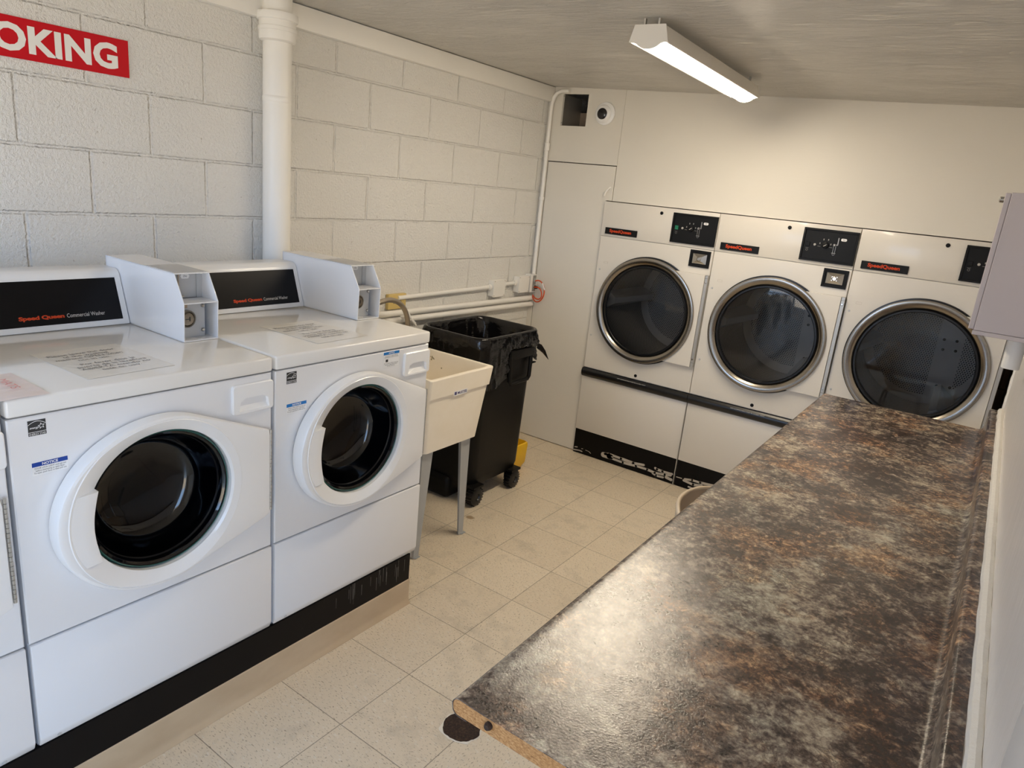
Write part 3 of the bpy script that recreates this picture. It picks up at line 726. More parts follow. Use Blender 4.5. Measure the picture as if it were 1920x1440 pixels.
for k, s in enumerate(('PLEASE', 'DO NOT', 'WASH', 'MATS')):
    text('red_lettering', s, M_pinkink, t, (0.0, -0.17+0.072*k, 0.0066), (V((1, 0, 0)), V((0, 1, 0)), V((0, 0, 1))), width=0.08, height=0.018)

# ------------------------------------------------------------------ dryers (local: x right, y into the wall, z up)
DX = (0.483, 1.193, 1.903); DYF = 3.690; DW = 0.7088
def capsule(bm, pts, w, y):
    for (a, b) in zip(pts, pts[1:]):
        p, q = V((a[0], a[1], 0)), V((b[0], b[1], 0)); d = (q-p).normalized(); nr = V((-d.y, d.x, 0))
        ring = []
        ww = w*(0.85+0.3*random.random())
        for i in range(9): ang = PI/2+PI*i/8; ring.append(p+(d*math.cos(ang)+nr*math.sin(ang))*ww)
        for i in range(9): ang = -PI/2+PI*i/8; ring.append(q+(d*math.cos(ang)+nr*math.sin(ang))*ww)
        poly(bm, [(v.x, v.y) for v in ring], '-y', (0, y, 0), 0.0006)
def make_dryer():
    t = thing('tumble_dryer', 'x', 'dryer', (DX[0], DYF, 0), 'coin dryers built into the back wall')
    C = (0.358, 1.000)
    bm = B()
    box(bm, (0.001, 0.012, 0.001), (0.004, 0.84, 1.600)); box(bm, (DW-0.004, 0.012, 0.001), (DW-0.001, 0.84, 1.600)); box(bm, (0.001, 0.012, 1.597), (DW-0.001, 0.84, 1.600)); box(bm, (0.001, 0.83, 0.001), (DW-0.001, 0.84, 1.600))
    box(bm, (0.004, 0.012, 0.001), (DW-0.004, 0.016, 0.58)); box(bm, (0.004, 0.012, 1.38), (DW-0.004, 0.016, 1.598))
    obj('cabinet', bm, M_dryer, t)
    bm = B(); box(bm, (0.001, 0.0, 1.4015), (DW-0.001, 0.012, 1.6), 0.0015, 2); up = obj('control_cover', bm, M_dryer, t)
    bm = B(); plate_hole(bm, (0, 0, 0), '-y', (0.001, 0.579), (DW-0.001, 1.3985), C, 0.285, 0.011); fp = obj('front_panel', bm, M_dryer, t)
    bm = B(); box(bm, (0.001, -0.002, 0.166), (DW-0.001, 0.011, 0.540), 0.0015, 2); lint = obj('lint_door', bm, M_dryer, t)
    pr = [(0.011, 0.523), (-0.006, 0.523), (-0.016, 0.530), (-0.022, 0.543), (-0.023, 0.556), (-0.019, 0.568), (-0.010, 0.577), (0.011, 0.577)]
    bm = B(); prism(bm, pr, 'x', 0.0005, DW-0.0005); hb = obj('lint_door_handle', bm, mat('black_grip', (0.006, 0.006, 0.007), 0.3), lint)
    text('grip_lettering', 'LINT COMPARTMENT MUST BE CLOSED TIGHT', M_inkl, hb, (0.348, -0.0205, 0.564), (V((1, 0, 0)), V((0, 0.35, 0.94)).normalized(), V((0, -0.94, 0.35)).normalized()), width=0.19, height=0.0055, depth=0.0012)
    bm = B(); box(bm, (0.001, 0.004, 0.001), (DW-0.001, 0.012, 0.1645), 0.001, 1); toe = obj('toe_kick', bm, mat('black_kick_plate', (0.004, 0.0035, 0.0035), 0.35, spec=0.15), t)
    bm = B(); box(bm, (DW-0.0045, -0.006, 0.002), (DW+0.0002, 0.003, 0.52)); obj('edge_strip', bm, M_alu, t)
    # door
    bm = B(); lathe(bm, [(0.3165, 0.000), (0.3165, 0.009), (0.300, 0.012), (0.28, 0.012)], (C[0], 0, C[1]), '-y', 96); seal = obj('door_seal', bm, M_rubber, t)
    bm = B(); lathe(bm, [(0.305, 0.010), (0.309, 0.014), (0.309, 0.030), (0.306, 0.035), (0.298, 0.037), (0.283, 0.033), (0.270, 0.024), (0.266, 0.016), (0.266, 0.008)], (C[0], 0, C[1]), '-y', 112); d = obj('door_ring', bm, M_steel, t)
    bm = B(); lathe(bm, [(0.267, 0.018), (0.262, 0.026), (0.254, 0.026), (0.250, 0.021), (0.250, 0.005)], (C[0], 0, C[1]), '-y', 112); obj('window_gasket', bm, M_rubber, d)
    bm = B(); lathe(bm, [(0.251, 0.012), (0.20, 0.014), (0.1, 0.0155), (0.0, 0.016)], (C[0], 0, C[1]), '-y', 96); obj('window_glass', bm, M_glassd, d)
    bm = B(); seg = 40; x1 = 0.690; a0 = math.acos(0.14/0.302)
    arc = [(C[0]+0.302*math.cos(a), C[1]+0.302*math.sin(a)) for a in [math.asin(0.264/0.302)*(1-2*i/seg) for i in range(seg+1)]]
    prism(bm, arc+[(x1, C[1]-0.264), (x1, C[1]+0.264)], 'y', -0.022, -0.003, 0.0012, 1); obj('hinge_flap', bm, M_dryer, d)
    bm = B(); box(bm, (0.6915, -0.020, 0.738), (0.7085, -0.001, 1.264), 0.001, 1); hg = obj('hinge_rail', bm, M_alu, d)
    for z in (1.225, 0.785):
        bm = B(); lathe(bm, [(0.0055, 0.0), (0.005, 0.003), (0.0, 0.0035)], (0.700, -0.020, z), '-y', 14); obj('screw', bm, M_chrome, hg)
    bm = B()
    for z in (1.247, 0.764): box(bm, (0.691, -0.0208, z-0.0006), (0.709, -0.0195, z+0.0006))
    obj('rail_joint', bm, M_ink, hg)
    for z in (1.2, 0.79):
        bm = B(); lathe(bm, [(0.0055, 0.0), (0.005, 0.003), (0.0, 0.0035)], (0.024, 0.0, z), '-y', 14); obj('screw', bm, M_grey, fp)
    bm = B()
    for lo, hi in (((0.047, 1.2395), (0.073, 1.2402)), ((0.047, 1.2500), (0.073, 1.2507)), ((0.047, 1.2395), (0.0477, 1.2507)), ((0.0723, 1.2395), (0.073, 1.2507))):
        box(bm, (lo[0], -0.0008, lo[1]), (hi[0], 0.0005, hi[1]))
    obj('latch_mark', bm, M_scuff, fp)
    # nameplate
    bm = B(); box(bm, (0.030, -0.007, 1.414), (0.238, 0.0005, 1.452), 0.001, 1); npl = obj('nameplate', bm, M_blackm, up)
    text('brand_lettering', 'SpeedQueen', M_orange, npl, (0.131, -0.0071, 1.433), '-y', width=0.142, height=0.0235, bold=0.035)
    bm = B(); lathe(bm, [(0.0095, 0.0), (0.0095, 0.002), (0.006, 0.003), (0.0, 0.002)], (0.371, 0.0, 1.568), '-y', 24); obj('hole_cap', bm, M_blackm, up)
    bm = B(); lathe(bm, [(0.0095, 0.0), (0.0095, 0.002), (0.006, 0.003), (0.0, 0.002)], (0.361, 0.0, 0.603), '-y', 24); obj('hole_cap', bm, M_blackm, fp)
    # control panel
    x0, x1, z0, z1, fw = 0.446, 0.706, 1.418, 1.580, 0.010
    bm = B()
    prism(bm, [(x0, z0), (x1, z0), (x1, z0+fw), (x0, z0+fw)], 'y', -0.010, 0.0005, 0.001, 1); prism(bm, [(x0, z1-fw), (x1, z1-fw), (x1, z1), (x0, z1)], 'y', -0.010, 0.0005, 0.001, 1)
    prism(bm, [(x0, z0+fw), (x0+fw, z0+fw), (x0+fw, z1-fw), (x0, z1-fw)], 'y', -0.010, 0.0005, 0.001, 1); prism(bm, [(x1-fw, z0+fw), (x1, z0+fw), (x1, z1-fw), (x1-fw, z1-fw)], 'y', -0.010, 0.0005, 0.001, 1)
    box(bm, (x0+fw*0.5, -0.003, z0+fw*0.5), (x1-fw*0.5, 0.0004, z1-fw*0.5)); cp = obj('control_panel', bm, M_blackm, up)
    bm = B(); box(bm, (0.465, -0.008, 1.489), (0.485, -0.003, 1.511), 0.001, 1); btn = obj('start_button', bm, M_blackm, cp)
    bm = B(); lathe(bm, [(0.0062, 0.0), (0.0062, 0.004), (0.004, 0.0055), (0.0, 0.0055)], (0.509, -0.003, 1.500), '-y', 20); obj('indicator_lamp', bm, mat('dim_lamp', (0.42, 0.41, 0.39), 0.4), cp)
    bm = B(); lathe(bm, [(0.016, 0.0), (0.015, 0.012), (0.012, 0.013), (0.0, 0.013)], (0.560, -0.003, 1.502), '-y', 28); kn = obj('temperature_knob', bm, M_blackm, cp)
    bm = B(); poly(bm, [(-0.0075, -0.0045), (-0.0065, -0.0065), (0.0075, 0.0035), (0.0065, 0.0055)], '-y', (0.560, -0.0161, 1.502), 0.0003); obj('knob_pointer', bm, M_inkl, kn)
    bm = B()
    for (dx, dz) in ((-0.013, 0.024), (0.009, 0.025), (0.024, 0.004), (-0.028, 0.004)):
        poly(bm, [(dx-0.0022, dz-0.004), (dx+0.0022, dz-0.004), (dx+0.0022, dz+0.004), (dx-0.0022, dz+0.004)], '-y', (0.560, -0.0031, 1.505), 0.0003)
    for dx in (-0.030, 0.026): poly(bm, [(dx-0.007, -0.012), (dx+0.007, -0.012), (dx+0.007, -0.0105), (dx-0.007, -0.0105)], '-y', (0.560, -0.0031, 1.505), 0.0003)
    obj('dial_marks', bm, mat('dial_print', (0.30, 0.29, 0.27), 0.5), cp)
    text('button_lettering', 'START', mat('button_print', (0.28, 0.27, 0.26), 0.5), cp, (0.475, -0.0031, 1.480), '-y', width=0.015, height=0.0032)
    bm = B(); lathe(bm, [(0.0055, 0.0), (0.0055, 0.0006), (0.0042, 0.0006), (0.0042, 0.0)], (0.475, -0.0031, 1.471), '-y', 20); obj('button_symbol', bm, mat('symbol_print', (0.22, 0.21, 0.2), 0.5), cp)
    bm = B(); box(bm, (0.6135, -0.008, 1.510), (0.6195, -0.003, 1.545), 0.001, 1); box(bm, (0.604, -0.007, 1.506), (0.619, -0.003, 1.512), 0.0015, 1)
    lathe(bm, [(0.0065, 0.0), (0.0065, 0.005), (0.004, 0.007), (0.0, 0.007)], (0.602, -0.003, 1.508), '-y', 18)
    for x in (0.599, 0.609): box(bm, (x-0.001, -0.005, 1.470), (x+0.001, -0.003, 1.503))
    box(bm, (0.594, -0.006, 1.466), (0.614, -0.003, 1.470), 0.001, 1); lathe(bm, [(0.006, 0.0), (0.006, 0.002), (0.0045, 0.002), (0.0045, 0.0)], (0.604, -0.003, 1.463), '-y', 18)
    obj('coin_slot', bm, M_coin, cp)
    bm = B(); poly(bm, rrect(0, 0, 0.0135, 0.0065, 0.006, 4, 1), '-y', (0.640, -0.003, 1.537), 0.0004); ptg = obj('price_tag', bm, M_label, cp)
    text('price_lettering', '25\u00a2', M_ink, ptg, (0.640, -0.0035, 1.537), '-y', height=0.007)
    # money-box lock
    x0, x1, z0, z1, fw = 0.578, 0.696, 1.300, 1.392, 0.011
    bm = B()
    for a in (((x0, z0), (x1, z0+fw)), ((x0, z1-fw), (x1, z1)), ((x0, z0+fw), (x0+fw, z1-fw)), ((x1-fw, z0+fw), (x1, z1-fw))):
        box(bm, (a[0][0], -0.008, a[0][1]), (a[1][0], 0.0005, a[1][1]), 0.001, 1)
    box(bm, (x0+0.005, -0.002, z0+0.005), (x1-0.005, 0.0004, z1-0.005)); lf = obj('coin_lock_frame', bm, M_blackm, fp)
    cx, cz = (x0+x1)/2, (z0+z1)/2
    bm = B(); hw, hh = 0.040, 0.027
    loft(bm, [[(cx+a*hw, -0.002, cz+b*hh) for a, b in ((-1, -1), (1, -1), (1, 1), (-1, 1))], [(cx+a*hw, -0.006, cz+b*hh) for a, b in ((-1, -1), (1, -1), (1, 1), (-1, 1))],
              [(cx+a*0.013, -0.018, cz+b*0.011) for a, b in ((-1, -1), (1, -1), (1, 1), (-1, 1))]], cap1=True)
    lp = obj('lock_pyramid', bm, M_chrome, lf, flat=True)
    bm = B(); lathe(bm, [(0.013, 0.010), (0.013, 0.020), (0.009, 0.021), (0.008, 0.017), (0.0, 0.017)], (cx, 0, cz), '-y', 28); obj('lock_cylinder', bm, M_steel, lf)
    bm = B(); box(bm, (cx-0.0012, -0.0178, cz-0.004), (cx+0.0012, -0.0172, cz+0.005)); obj('keyhole', bm, M_ink, lf)
    # drum with three lifters
    bm = B(); lathe(bm, [(0.285, 0.0), (0.285, -0.05), (0.318, -0.055), (0.318, -0.62)], (C[0], 0.011, C[1]), '-y', 80); obj('drum', bm, M_perfc, t)
    bm = B(); lathe(bm, [(0.318, 0.0), (0.0, 0.0)], (C[0], 0.630, C[1]), '-y', 64, cap0=False)
    db = obj('drum_back', bm, M_perf, t)
    for k in range(3):
        a = math.radians(-62+120*k); er = V((math.cos(a), 0, math.sin(a))); et = V((-math.sin(a), 0, math.cos(a)))
        bm = B(); base = V((C[0], 0, C[1]))
        lp_ = []
        for y, hgt in ((0.12, 0.055), (0.60, 0.10)):
            lp_.append([base+er*0.316+et*0.055+V((0, y, 0)), base+er*(0.316-hgt)+et*0.018+V((0, y, 0)), base+er*(0.316-hgt)-et*0.018+V((0, y, 0)), base+er*0.316-et*0.055+V((0, y, 0))])
        loft(bm, lp_, True, True); obj('lifter', bm, M_dryer if False else M_grey, t, ang=20)
    for (x, z) in ((0.43, 1.06), (0.49, 1.062), (0.435, 1.005), (0.495, 1.008), (0.452, 0.80), (0.515, 0.805)):
        bm = B(); lathe(bm, [(0.008, 0.0), (0.008, 0.005), (0.0, 0.006)], (x, 0.630, z), '-y', 12); obj('drum_bolt', bm, M_blackm, db)
    return t, btn, toe
dryer, _btn, _toe = make_dryer()
dryer['label'] = 'left dryer beside the white access panel, with a green start button'
d2 = dup(dryer, (DX[1], DYF, 0), 'middle dryer of the three built into the back wall')
d3 = dup(dryer, (DX[2], DYF, 0), 'right dryer of the three, partly hidden by worktop and wall cabinet')
_btn.data = _btn.data.copy(); _btn.data.materials[0] = M_green
# paint scraped off the kick plates of the left and middle dryers
for pts, w in (([(0.716, 0.052), (0.745, 0.060), (0.83, 0.056), (0.914, 0.053), (0.985, 0.062)], 0.0085), ([(0.705, 0.044), (0.745, 0.044), (0.76, 0.046)], 0.017), ([(0.75, 0.038), (0.846, 0.034), (0.935, 0.040), (1.013, 0.041), (1.063, 0.036), (1.128, 0.044), (1.165, 0.052)], 0.008),
               ([(1.062, 0.066), (1.075, 0.062), (1.11, 0.060), (1.172, 0.063)], 0.0075), ([(1.050, 0.028), (1.075, 0.020), (1.12, 0.024)], 0.006), ([(1.14, 0.031), (1.172, 0.026)], 0.008), ([(0.489, 0.014), (0.532, 0.020), (0.55, 0.018)], 0.004), ([(0.495, 0.035), (0.512, 0.038)], 0.003), ([(0.575, 0.035), (0.60, 0.033), (0.615, 0.024)], 0.0016), ([(0.545, 0.036), (0.555, 0.038)], 0.002)):
    bm = B(); capsule(bm, [(p[0]-DX[0], p[1]) for p in pts], w, 0.004); obj('paint_scrape', bm, M_scuff, [c for c in dryer.children if c.name.startswith('toe_kick')][0])
for pts, w in (([(1.202, 0.055), (1.235, 0.056)], 0.003), ([(1.255, 0.058), (1.30, 0.066), (1.35, 0.066), (1.43, 0.074)], 0.007), ([(1.25, 0.048), (1.31, 0.040), (1.36, 0.05)], 0.008), ([(1.285, 0.018), (1.31, 0.016)], 0.005)):
    bm = B(); capsule(bm, [(p[0]-DX[1], p[1]) for p in pts], w, 0.004); obj('paint_scrape', bm, M_scuff, [c for c in d2.children if c.name.startswith('toe_kick')][0])

# ------------------------------------------------------------------ worktop
ZC = 0.870
wt = thing('laminate_worktop', 'long brown granite-patterned worktop with backsplash along the right wall', 'worktop', (1.972, 0.595, 0.84))
YL = 2.615
def arc2(cx, cz, r, a0, a1, n): return [(cx+r*math.cos(math.radians(a0+(a1-a0)*i/n)), cz+r*math.sin(math.radians(a0+(a1-a0)*i/n))) for i in range(n+1)]
outer = [(0.030, -0.001)]+arc2(0.014, 0.013, 0.014, 270, 180, 6)+arc2(0.014, 0.017, 0.0145, 180, 90, 6)+[(0.03, 0.0308), (0.05, 0.030)]+arc2(0.604, 0.048, 0.018, 270, 360, 6)+[(0.622, 0.112)]+arc2(0.632, 0.112, 0.010, 180, 90, 4)+[(0.6485, 0.122)]
def offs(p, d):
    o_ = []
    for i in range(len(p)):
        a = V((*p[max(0, i-1)], 0)); b = V((*p[min(len(p)-1, i+1)], 0)); tg = (b-a).normalized(); nr = V((tg.y, -tg.x, 0))
        o_.append((p[i][0]+nr.x*d, p[i][1]+nr.y*d))
    return o_
inner = offs(outer, 0.0016)
bm = B(); prism(bm, outer+inner[::-1], 'y', 0, YL); obj('laminate_surface', bm, M_lam, wt, ang=40)
core = offs(outer, 0.0018)
bm = B(); prism(bm, core+[(0.6485, 0.0)], 'y', 0.0008, YL-0.001); obj('particleboard_core', bm, M_particle, wt)
bm = B(); lathe(bm, [(0.0065, 0.0), (0.0065, 0.004), (0.0045, 0.008), (0.0, 0.0085)], (0.072, 0.0008, 0.018), '-y', 14); sc = obj('screw', bm, M_rust, wt); sc['label'] = 'rusty screw head'
bm = B(); box(bm, (0.05, 1.28, -0.06), (0.648, 1.31, -0.0005)); box(bm, (0.618, 1.28, -0.5), (0.648, 1.31, -0.06)); obj('support_bracket', bm, M_galv, wt)

# chair pushed under the worktop
ch = thing('shell_chair', 'beige moulded shell chair pushed under the worktop', 'chair', (1.885, 1.79, 0))
prof = [(0.0, 0.795), (0.004, 0.76), (0.014, 0.70), (0.030, 0.62), (0.048, 0.54), (0.072, 0.485), (0.12, 0.452), (0.20, 0.440), (0.30, 0.445), (0.38, 0.455), (0.42, 0.450), (0.44, 0.435)]
bm = B(); NU = 20; rows = []
for i, (f, z) in enumerate(prof):
    s = i/(len(prof)-1); bk_ = max(0, 1-i/6)
    row = []
    for j in range(NU+1):
        u = -1+2*j/NU; hw = 0.205
        x = f+bk_*2.3*(u*hw)**2+(1-bk_)*0.0; zz = z-(0.075*abs(u)**5 if i == 0 else 0.045*abs(u)**5 if i == 1 else 0.015*abs(u)**5 if i == 2 else 0)+(1-bk_)*0.5*(u*hw)**2
        row.append(bm.verts.new((x, u*hw, zz)))
    rows.append(row)
for i in range(len(rows)-1):
    for j in range(NU): bm.faces.new((rows[i][j], rows[i+1][j], rows[i+1][j+1], rows[i][j+1]))
edge_ = [v.co.copy() for v in rows[0]]+[r[-1].co.copy() for r in rows[1:]]+[v.co.copy() for v in rows[-1][::-1][1:]]+[r[0].co.copy() for r in rows[1:-1][::-1]]
sh = obj('seat_shell', bm, M_chair, ch, ang=80, solid=0.005)
bm = B(); tube(bm, edge_, 0.007, 8, closed=True); obj('rolled_rim', bm, M_chair, sh, ang=80)
for sx in (0.09, 0.36):
    for sy in (-0.15, 0.15):
        bm = B(); ex = -0.05 if sx < 0.2 else 0.05
        tube(bm, [(0.225, sy*0.6, 0.432), (sx, sy, 0.425), (sx+ex*0.3, sy*1.1, 0.39), (sx+ex, sy*1.25, 0.001)], 0.011, 10); obj('leg', bm, M_chrome, ch)

# ------------------------------------------------------------------ laundry sink
sk = thing('laundry_sink', 'cream moulded laundry tub on grey steel legs, between washer and bin', 'sink', (0, 0, 0))
bm = B()
def rl(x0, x1, y0, y1, z, r): 
    return [(p[0], p[1], z) for p in rrect((x0+x1)/2, (y0+y1)/2, (x1-x0)/2, (y1-y0)/2, r, 5, 4)]
loft(bm, [rl(0.10, 0.690, 1.975, 2.335, 0.500, 0.02), rl(0.072, 0.712, 1.953, 2.360, 0.752, 0.014), rl(0.066, 0.720, 1.947, 2.366, 0.756, 0.014), rl(0.062, 0.728, 1.943, 2.372, 0.838, 0.012),
          rl(0.064, 0.726, 1.945, 2.370, 0.842, 0.012), rl(0.080, 0.712, 1.959, 2.356, 0.842, 0.012), rl(0.084, 0.708, 1.963, 2.352, 0.836, 0.016), rl(0.112, 0.675, 1.991, 2.322, 0.530, 0.045), rl(0.16, 0.62, 2.03, 2.28, 0.516, 0.06)], cap0=True, cap1=True)
obj('tub', bm, M_sink, sk, ang=30)
bm = B(); rg = random.Random(5)
for i in range(26):
    a = rg.random(); y = 2.16+0.03*math.sin(i*1.7)+rg.uniform(-0.012, 0.012); z = 0.81-0.09*a; x = 0.0
    # on the inner left of the back wall of the tub
obj('drain_strainer', lathe(bm, [(0.03, 0.0), (0.03, 0.003), (0.0, 0.002)], (0.38, 2.155, 0.516), 'z', 24), M_steel, sk)
bm = B()
fx = V((0, 1, 0)); fu = V((0.712-0.690, 0, 0.252)).normalized(); fn = V((fu.z, 0, -fu.x))
panel(bm, V((0.7127, 2.150, 0.757))+V((0.0078, 0, 0)), (fx, V((0, 0, 1)), V((1, 0, 0))), 0.092, 0.020, 0.0006); lb = obj('maker_label', bm, M_label, sk)
text('maker_lettering', 'MUSTEE', mat('violet_ink', (0.06, 0.055, 0.17), 0.5), lb, (0.7212, 2.160, 0.757), 'x', width=0.062, height=0.012, bold=0.03)
bm = B(); panel(bm, (0.7211, 2.116, 0.757), 'x', 0.014, 0.014, 0.0003); obj('maker_emblem', bm, mat('violet_mark', (0.06, 0.055, 0.17), 0.5), lb)
for (x, y, dx, dy) in ((0.668, 2.312, 0.012, -0.010), (0.668, 1.985, 0.012, 0.010), (0.125, 2.312, -0.02, -0.01), (0.125, 1.985, -0.02, 0.01)):
    bm = B(); sx = 1 if x > 0.4 else -1; sy = 1 if y > 2.1 else -1
    # angle-iron leg, wide at the top
    def sect(px, py, w, z):
        e = 0.003
        return [(px, py, z), (px-sx*w, py, z), (px-sx*w, py-sy*e, z), (px-sx*e, py-sy*e, z), (px-sx*e, py-sy*w, z), (px, py-sy*w, z)]
    yb = y-0.004*sy if sy > 0 else y-0.028
    loft(bm, [sect(x+dx, yb+dy*0.2, 0.032, 0.004), sect(x+0.004*sx, y, 0.066, 0.485), sect(x+0.004*sx, y, 0.066, 0.499)], True, True)
    lg = obj('leg', bm, M_galv, sk, flat=True)
    bm = B(); box(bm, (x+dx-0.018-0.006*sx, y-0.02-0.002*sy, 0.0006), (x+dx+0.012-0.006*sx, y+0.012-0.002*sy, 0.005), 0.001, 1); obj('foot_pad', bm, M_galv, lg)
# stains on the tub's inner wall
bm = B(); rg = random.Random(11)
for i in range(34):
    u = rg.random(); z = 0.822-0.10*u; x = 0.33+0.05*math.sin(u*7)+rg.uniform(-0.008, 0.008)
    if i > 28: x = rg.uniform(0.25, 0.45)
    yw = 2.352-(0.836-z)*(0.03/0.306)
    r = rg.uniform(0.0015, 0.006)
    poly(bm, [(r*math.cos(a)*rg.uniform(0.5, 1.2), r*math.sin(a)*rg.uniform(0.5, 1.2)) for a in [2*PI*k/8 for k in range(8)]], '-y', (x, yw-0.0004, z), 0.0004)
obj('stain', bm, mat('mildew_stain', (0.33, 0.29, 0.2), 0.7), sk)

# ------------------------------------------------------------------ trash bin with liner
bc = (0.345, 2.765)
tb = thing('wheeled_bin', 'tall black wheeled rubbish bin behind the laundry sink', 'bin', (bc[0], bc[1], 0)); tb.scale = (1.04, 1.04, 1.0)
def bl(hx, hy, z, r, dx=0.0): return [(p[0]+dx, p[1], z) for p in rrect(0, 0, hx, hy, r, 6, 6)]
bm = B(); loft(bm, [bl(0.160, 0.205, 0.102, 0.05), bl(0.165, 0.210, 0.110, 0.055), bl(0.170, 0.215, 0.14, 0.055), bl(0.172, 0.217, 0.145, 0.055), bl(0.188, 0.238, 0.78, 0.065), bl(0.192, 0.242, 0.80, 0.07), bl(0.196, 0.248, 0.885, 0.07), bl(0.198, 0.250, 0.90, 0.07),
                    bl(0.194, 0.246, 0.904, 0.068), bl(0.188, 0.240, 0.900, 0.065), bl(0.180, 0.230, 0.78, 0.06), bl(0.155, 0.20, 0.14, 0.05)], True, True)
obj('bin_body', bm, M_bin, tb, ang=40)
# grip on the room side
bm = B(); x = 0.192
box(bm, (0.180, -0.022, 0.775), (0.214, 0.182, 0.822), 0.004, 2); obj('grip_bracket', bm, M_bin, tb)
bm = B(); tube(bm, [(0.203, -0.014, 0.80), (0.209, -0.015, 0.74), (0.210, -0.013, 0.66), (0.210, 0.0, 0.645), (0.208, 0.15, 0.648), (0.206, 0.166, 0.662), (0.204, 0.171, 0.74), (0.203, 0.170, 0.80)], 0.0105, 10); obj('grip_bar', bm, M_bin, tb)
bm = B(); tube(bm, [(0.204, 0.171, 0.735), (0.214, 0.205, 0.735)], [0.010, 0.003], 8); obj('grip_peg', bm, M_bin, tb)
for (wx, wy) in ((0.165, -0.172), (0.165, 0.155), (-0.12, -0.172), (-0.12, 0.155)):
    bm = B(); ax = (V((0, 1, 0)), V((0, 0, 1)), V((1, 0, 0)))
    lathe(bm, [(0.0, -0.020), (0.040, -0.022), (0.047, -0.018), (0.050, -0.008), (0.050, 0.008), (0.047, 0.018), (0.040, 0.022), (0.020, 0.022), (0.016, 0.016), (0.0, 0.016)], (wx+0.008, wy, 0.0515), ax, 32)
    wh = obj('wheel', bm, M_rubber, tb)
    bm = B()
    for k in range(20):
        a = 2*PI*k/20; c_ = V((wx+0.008, wy+0.0503*math.cos(a), 0.0515+0.0503*math.sin(a)))
        if c_.z > 0.003: box(bm, (c_.x-0.018, c_.y-0.0035, c_.z-0.002), (c_.x+0.018, c_.y+0.0035, c_.z+0.002))
    obj('tread', bm, M_rubber, wh)
    bm = B(); box(bm, (wx-0.024, wy-0.03, 0.055), (wx-0.017, wy+0.03, 0.115)); box(bm, (wx-0.024, wy-0.04, 0.104), (wx+0.034, wy+0.04, 0.116)); obj('wheel_bracket', bm, M_bin, wh)
bm = B(); box(bm, (-0.15, -0.235, 0.004), (0.045, 0.235, 0.13), 0.03, 4); obj('axle_housing', bm, M_bin, tb)
# liner
bag = thing('bin_liner', 'shiny black plastic liner folded over the rim of the wheeled bin', 'bin liner', (bc[0], bc[1], 0)); bag.scale = (1.04, 1.04, 1.0)
bm = B(); loops = []
spec = [(0.120, 0.165, 0.25, 0.05, 0.03), (0.140, 0.19, 0.40, 0.05, 0.035), (0.155, 0.205, 0.55, 0.05, 0.035), (0.164, 0.214, 0.66, 0.055, 0.03), (0.170, 0.221, 0.74, 0.06, 0.024), (0.174, 0.226, 0.80, 0.06, 0.016), (0.179, 0.231, 0.85, 0.065, 0.008), (0.183, 0.235, 0.882, 0.065, 0.004), (0.187, 0.239, 0.902, 0.066, 0.002), (0.192, 0.244, 0.910, 0.068, 0.001), (0.199, 0.251, 0.910, 0.070, 0.001), (0.2035, 0.2555, 0.903, 0.072, 0.001),
        (0.206, 0.258, 0.890, 0.072, 0.003), (0.208, 0.260, 0.875, 0.072, 0.005), (0.209, 0.261, 0.860, 0.072, 0.006), (0.210, 0.262, 0.845, 0.072, 0.007), (0.209, 0.261, 0.830, 0.072, 0.007), (0.206, 0.258, 0.815, 0.072, 0.006), (0.206, 0.258, 0.800, 0.072, 0.006), (0.207, 0.259, 0.785, 0.072, 0.008), (0.208, 0.260, 0.770, 0.072, 0.009), (0.208, 0.260, 0.755, 0.072, 0.010), (0.208, 0.259, 0.742, 0.072, 0.010)]
for li, (hx, hy, z, r, amp) in enumerate(spec):
    lp = []
    base = rrect(0, 0, hx, hy, r, 18, 44)
    for k, (px, py) in enumerate(base):
        d = V((px, py, 0)).normalized()
        zz = z; hang = max(0, li-16)
        corner = max(0, 1-((px-0.17)**2+(py+0.16)**2)**0.5/0.24)
        grip = max(0, min(1, (0.115-abs(py-0.095))/0.03)) if px > 0.15 else 0
        zz = z-0.020*hang*corner+0.0105*hang*grip+(0.0025*hang*noise.noise(V((px*20, py*20, 3))) if hang else 0)
        run = py-px    # runs round the near corner
        if li < 10:
            nz = 1-2*abs(noise.noise(V((px*13, py*13, z*4))))*2.2
            o_ = -amp*max(0, nz+0.2)
        else:
            nz = 1-abs(noise.noise(V((run*4, (zz-0.42*run)*46, 1.3))))*4.2
            n2 = 1-abs(noise.noise(V((run*9, (zz-0.55*run)*95, 5.3))))*4.2
            o_ = amp*1.5*(0.75*nz+0.35*n2)
            o_ = max(o_, -0.0015)
            if grip > 0.05 and hang: o_ = -0.006
        lp.append((px+d.x*o_, py+d.y*o_, zz))
    loops.append(lp)
loft(bm, loops, cap0=True); obj('liner_film', bm, M_bag, bag, ang=70)
bm = B(); loft(bm, [[(0.19, 0.245, 0.83), (0.205, 0.262, 0.82), (0.20, 0.258, 0.79), (0.186, 0.244, 0.80)], [(0.205, 0.285, 0.79), (0.213, 0.292, 0.785), (0.21, 0.29, 0.765), (0.203, 0.283, 0.77)], [(0.215, 0.325, 0.732), (0.217, 0.327, 0.730), (0.217, 0.327, 0.728), (0.215, 0.325, 0.730)]], True, True)
obj('liner_tail', bm, M_bag, bag)

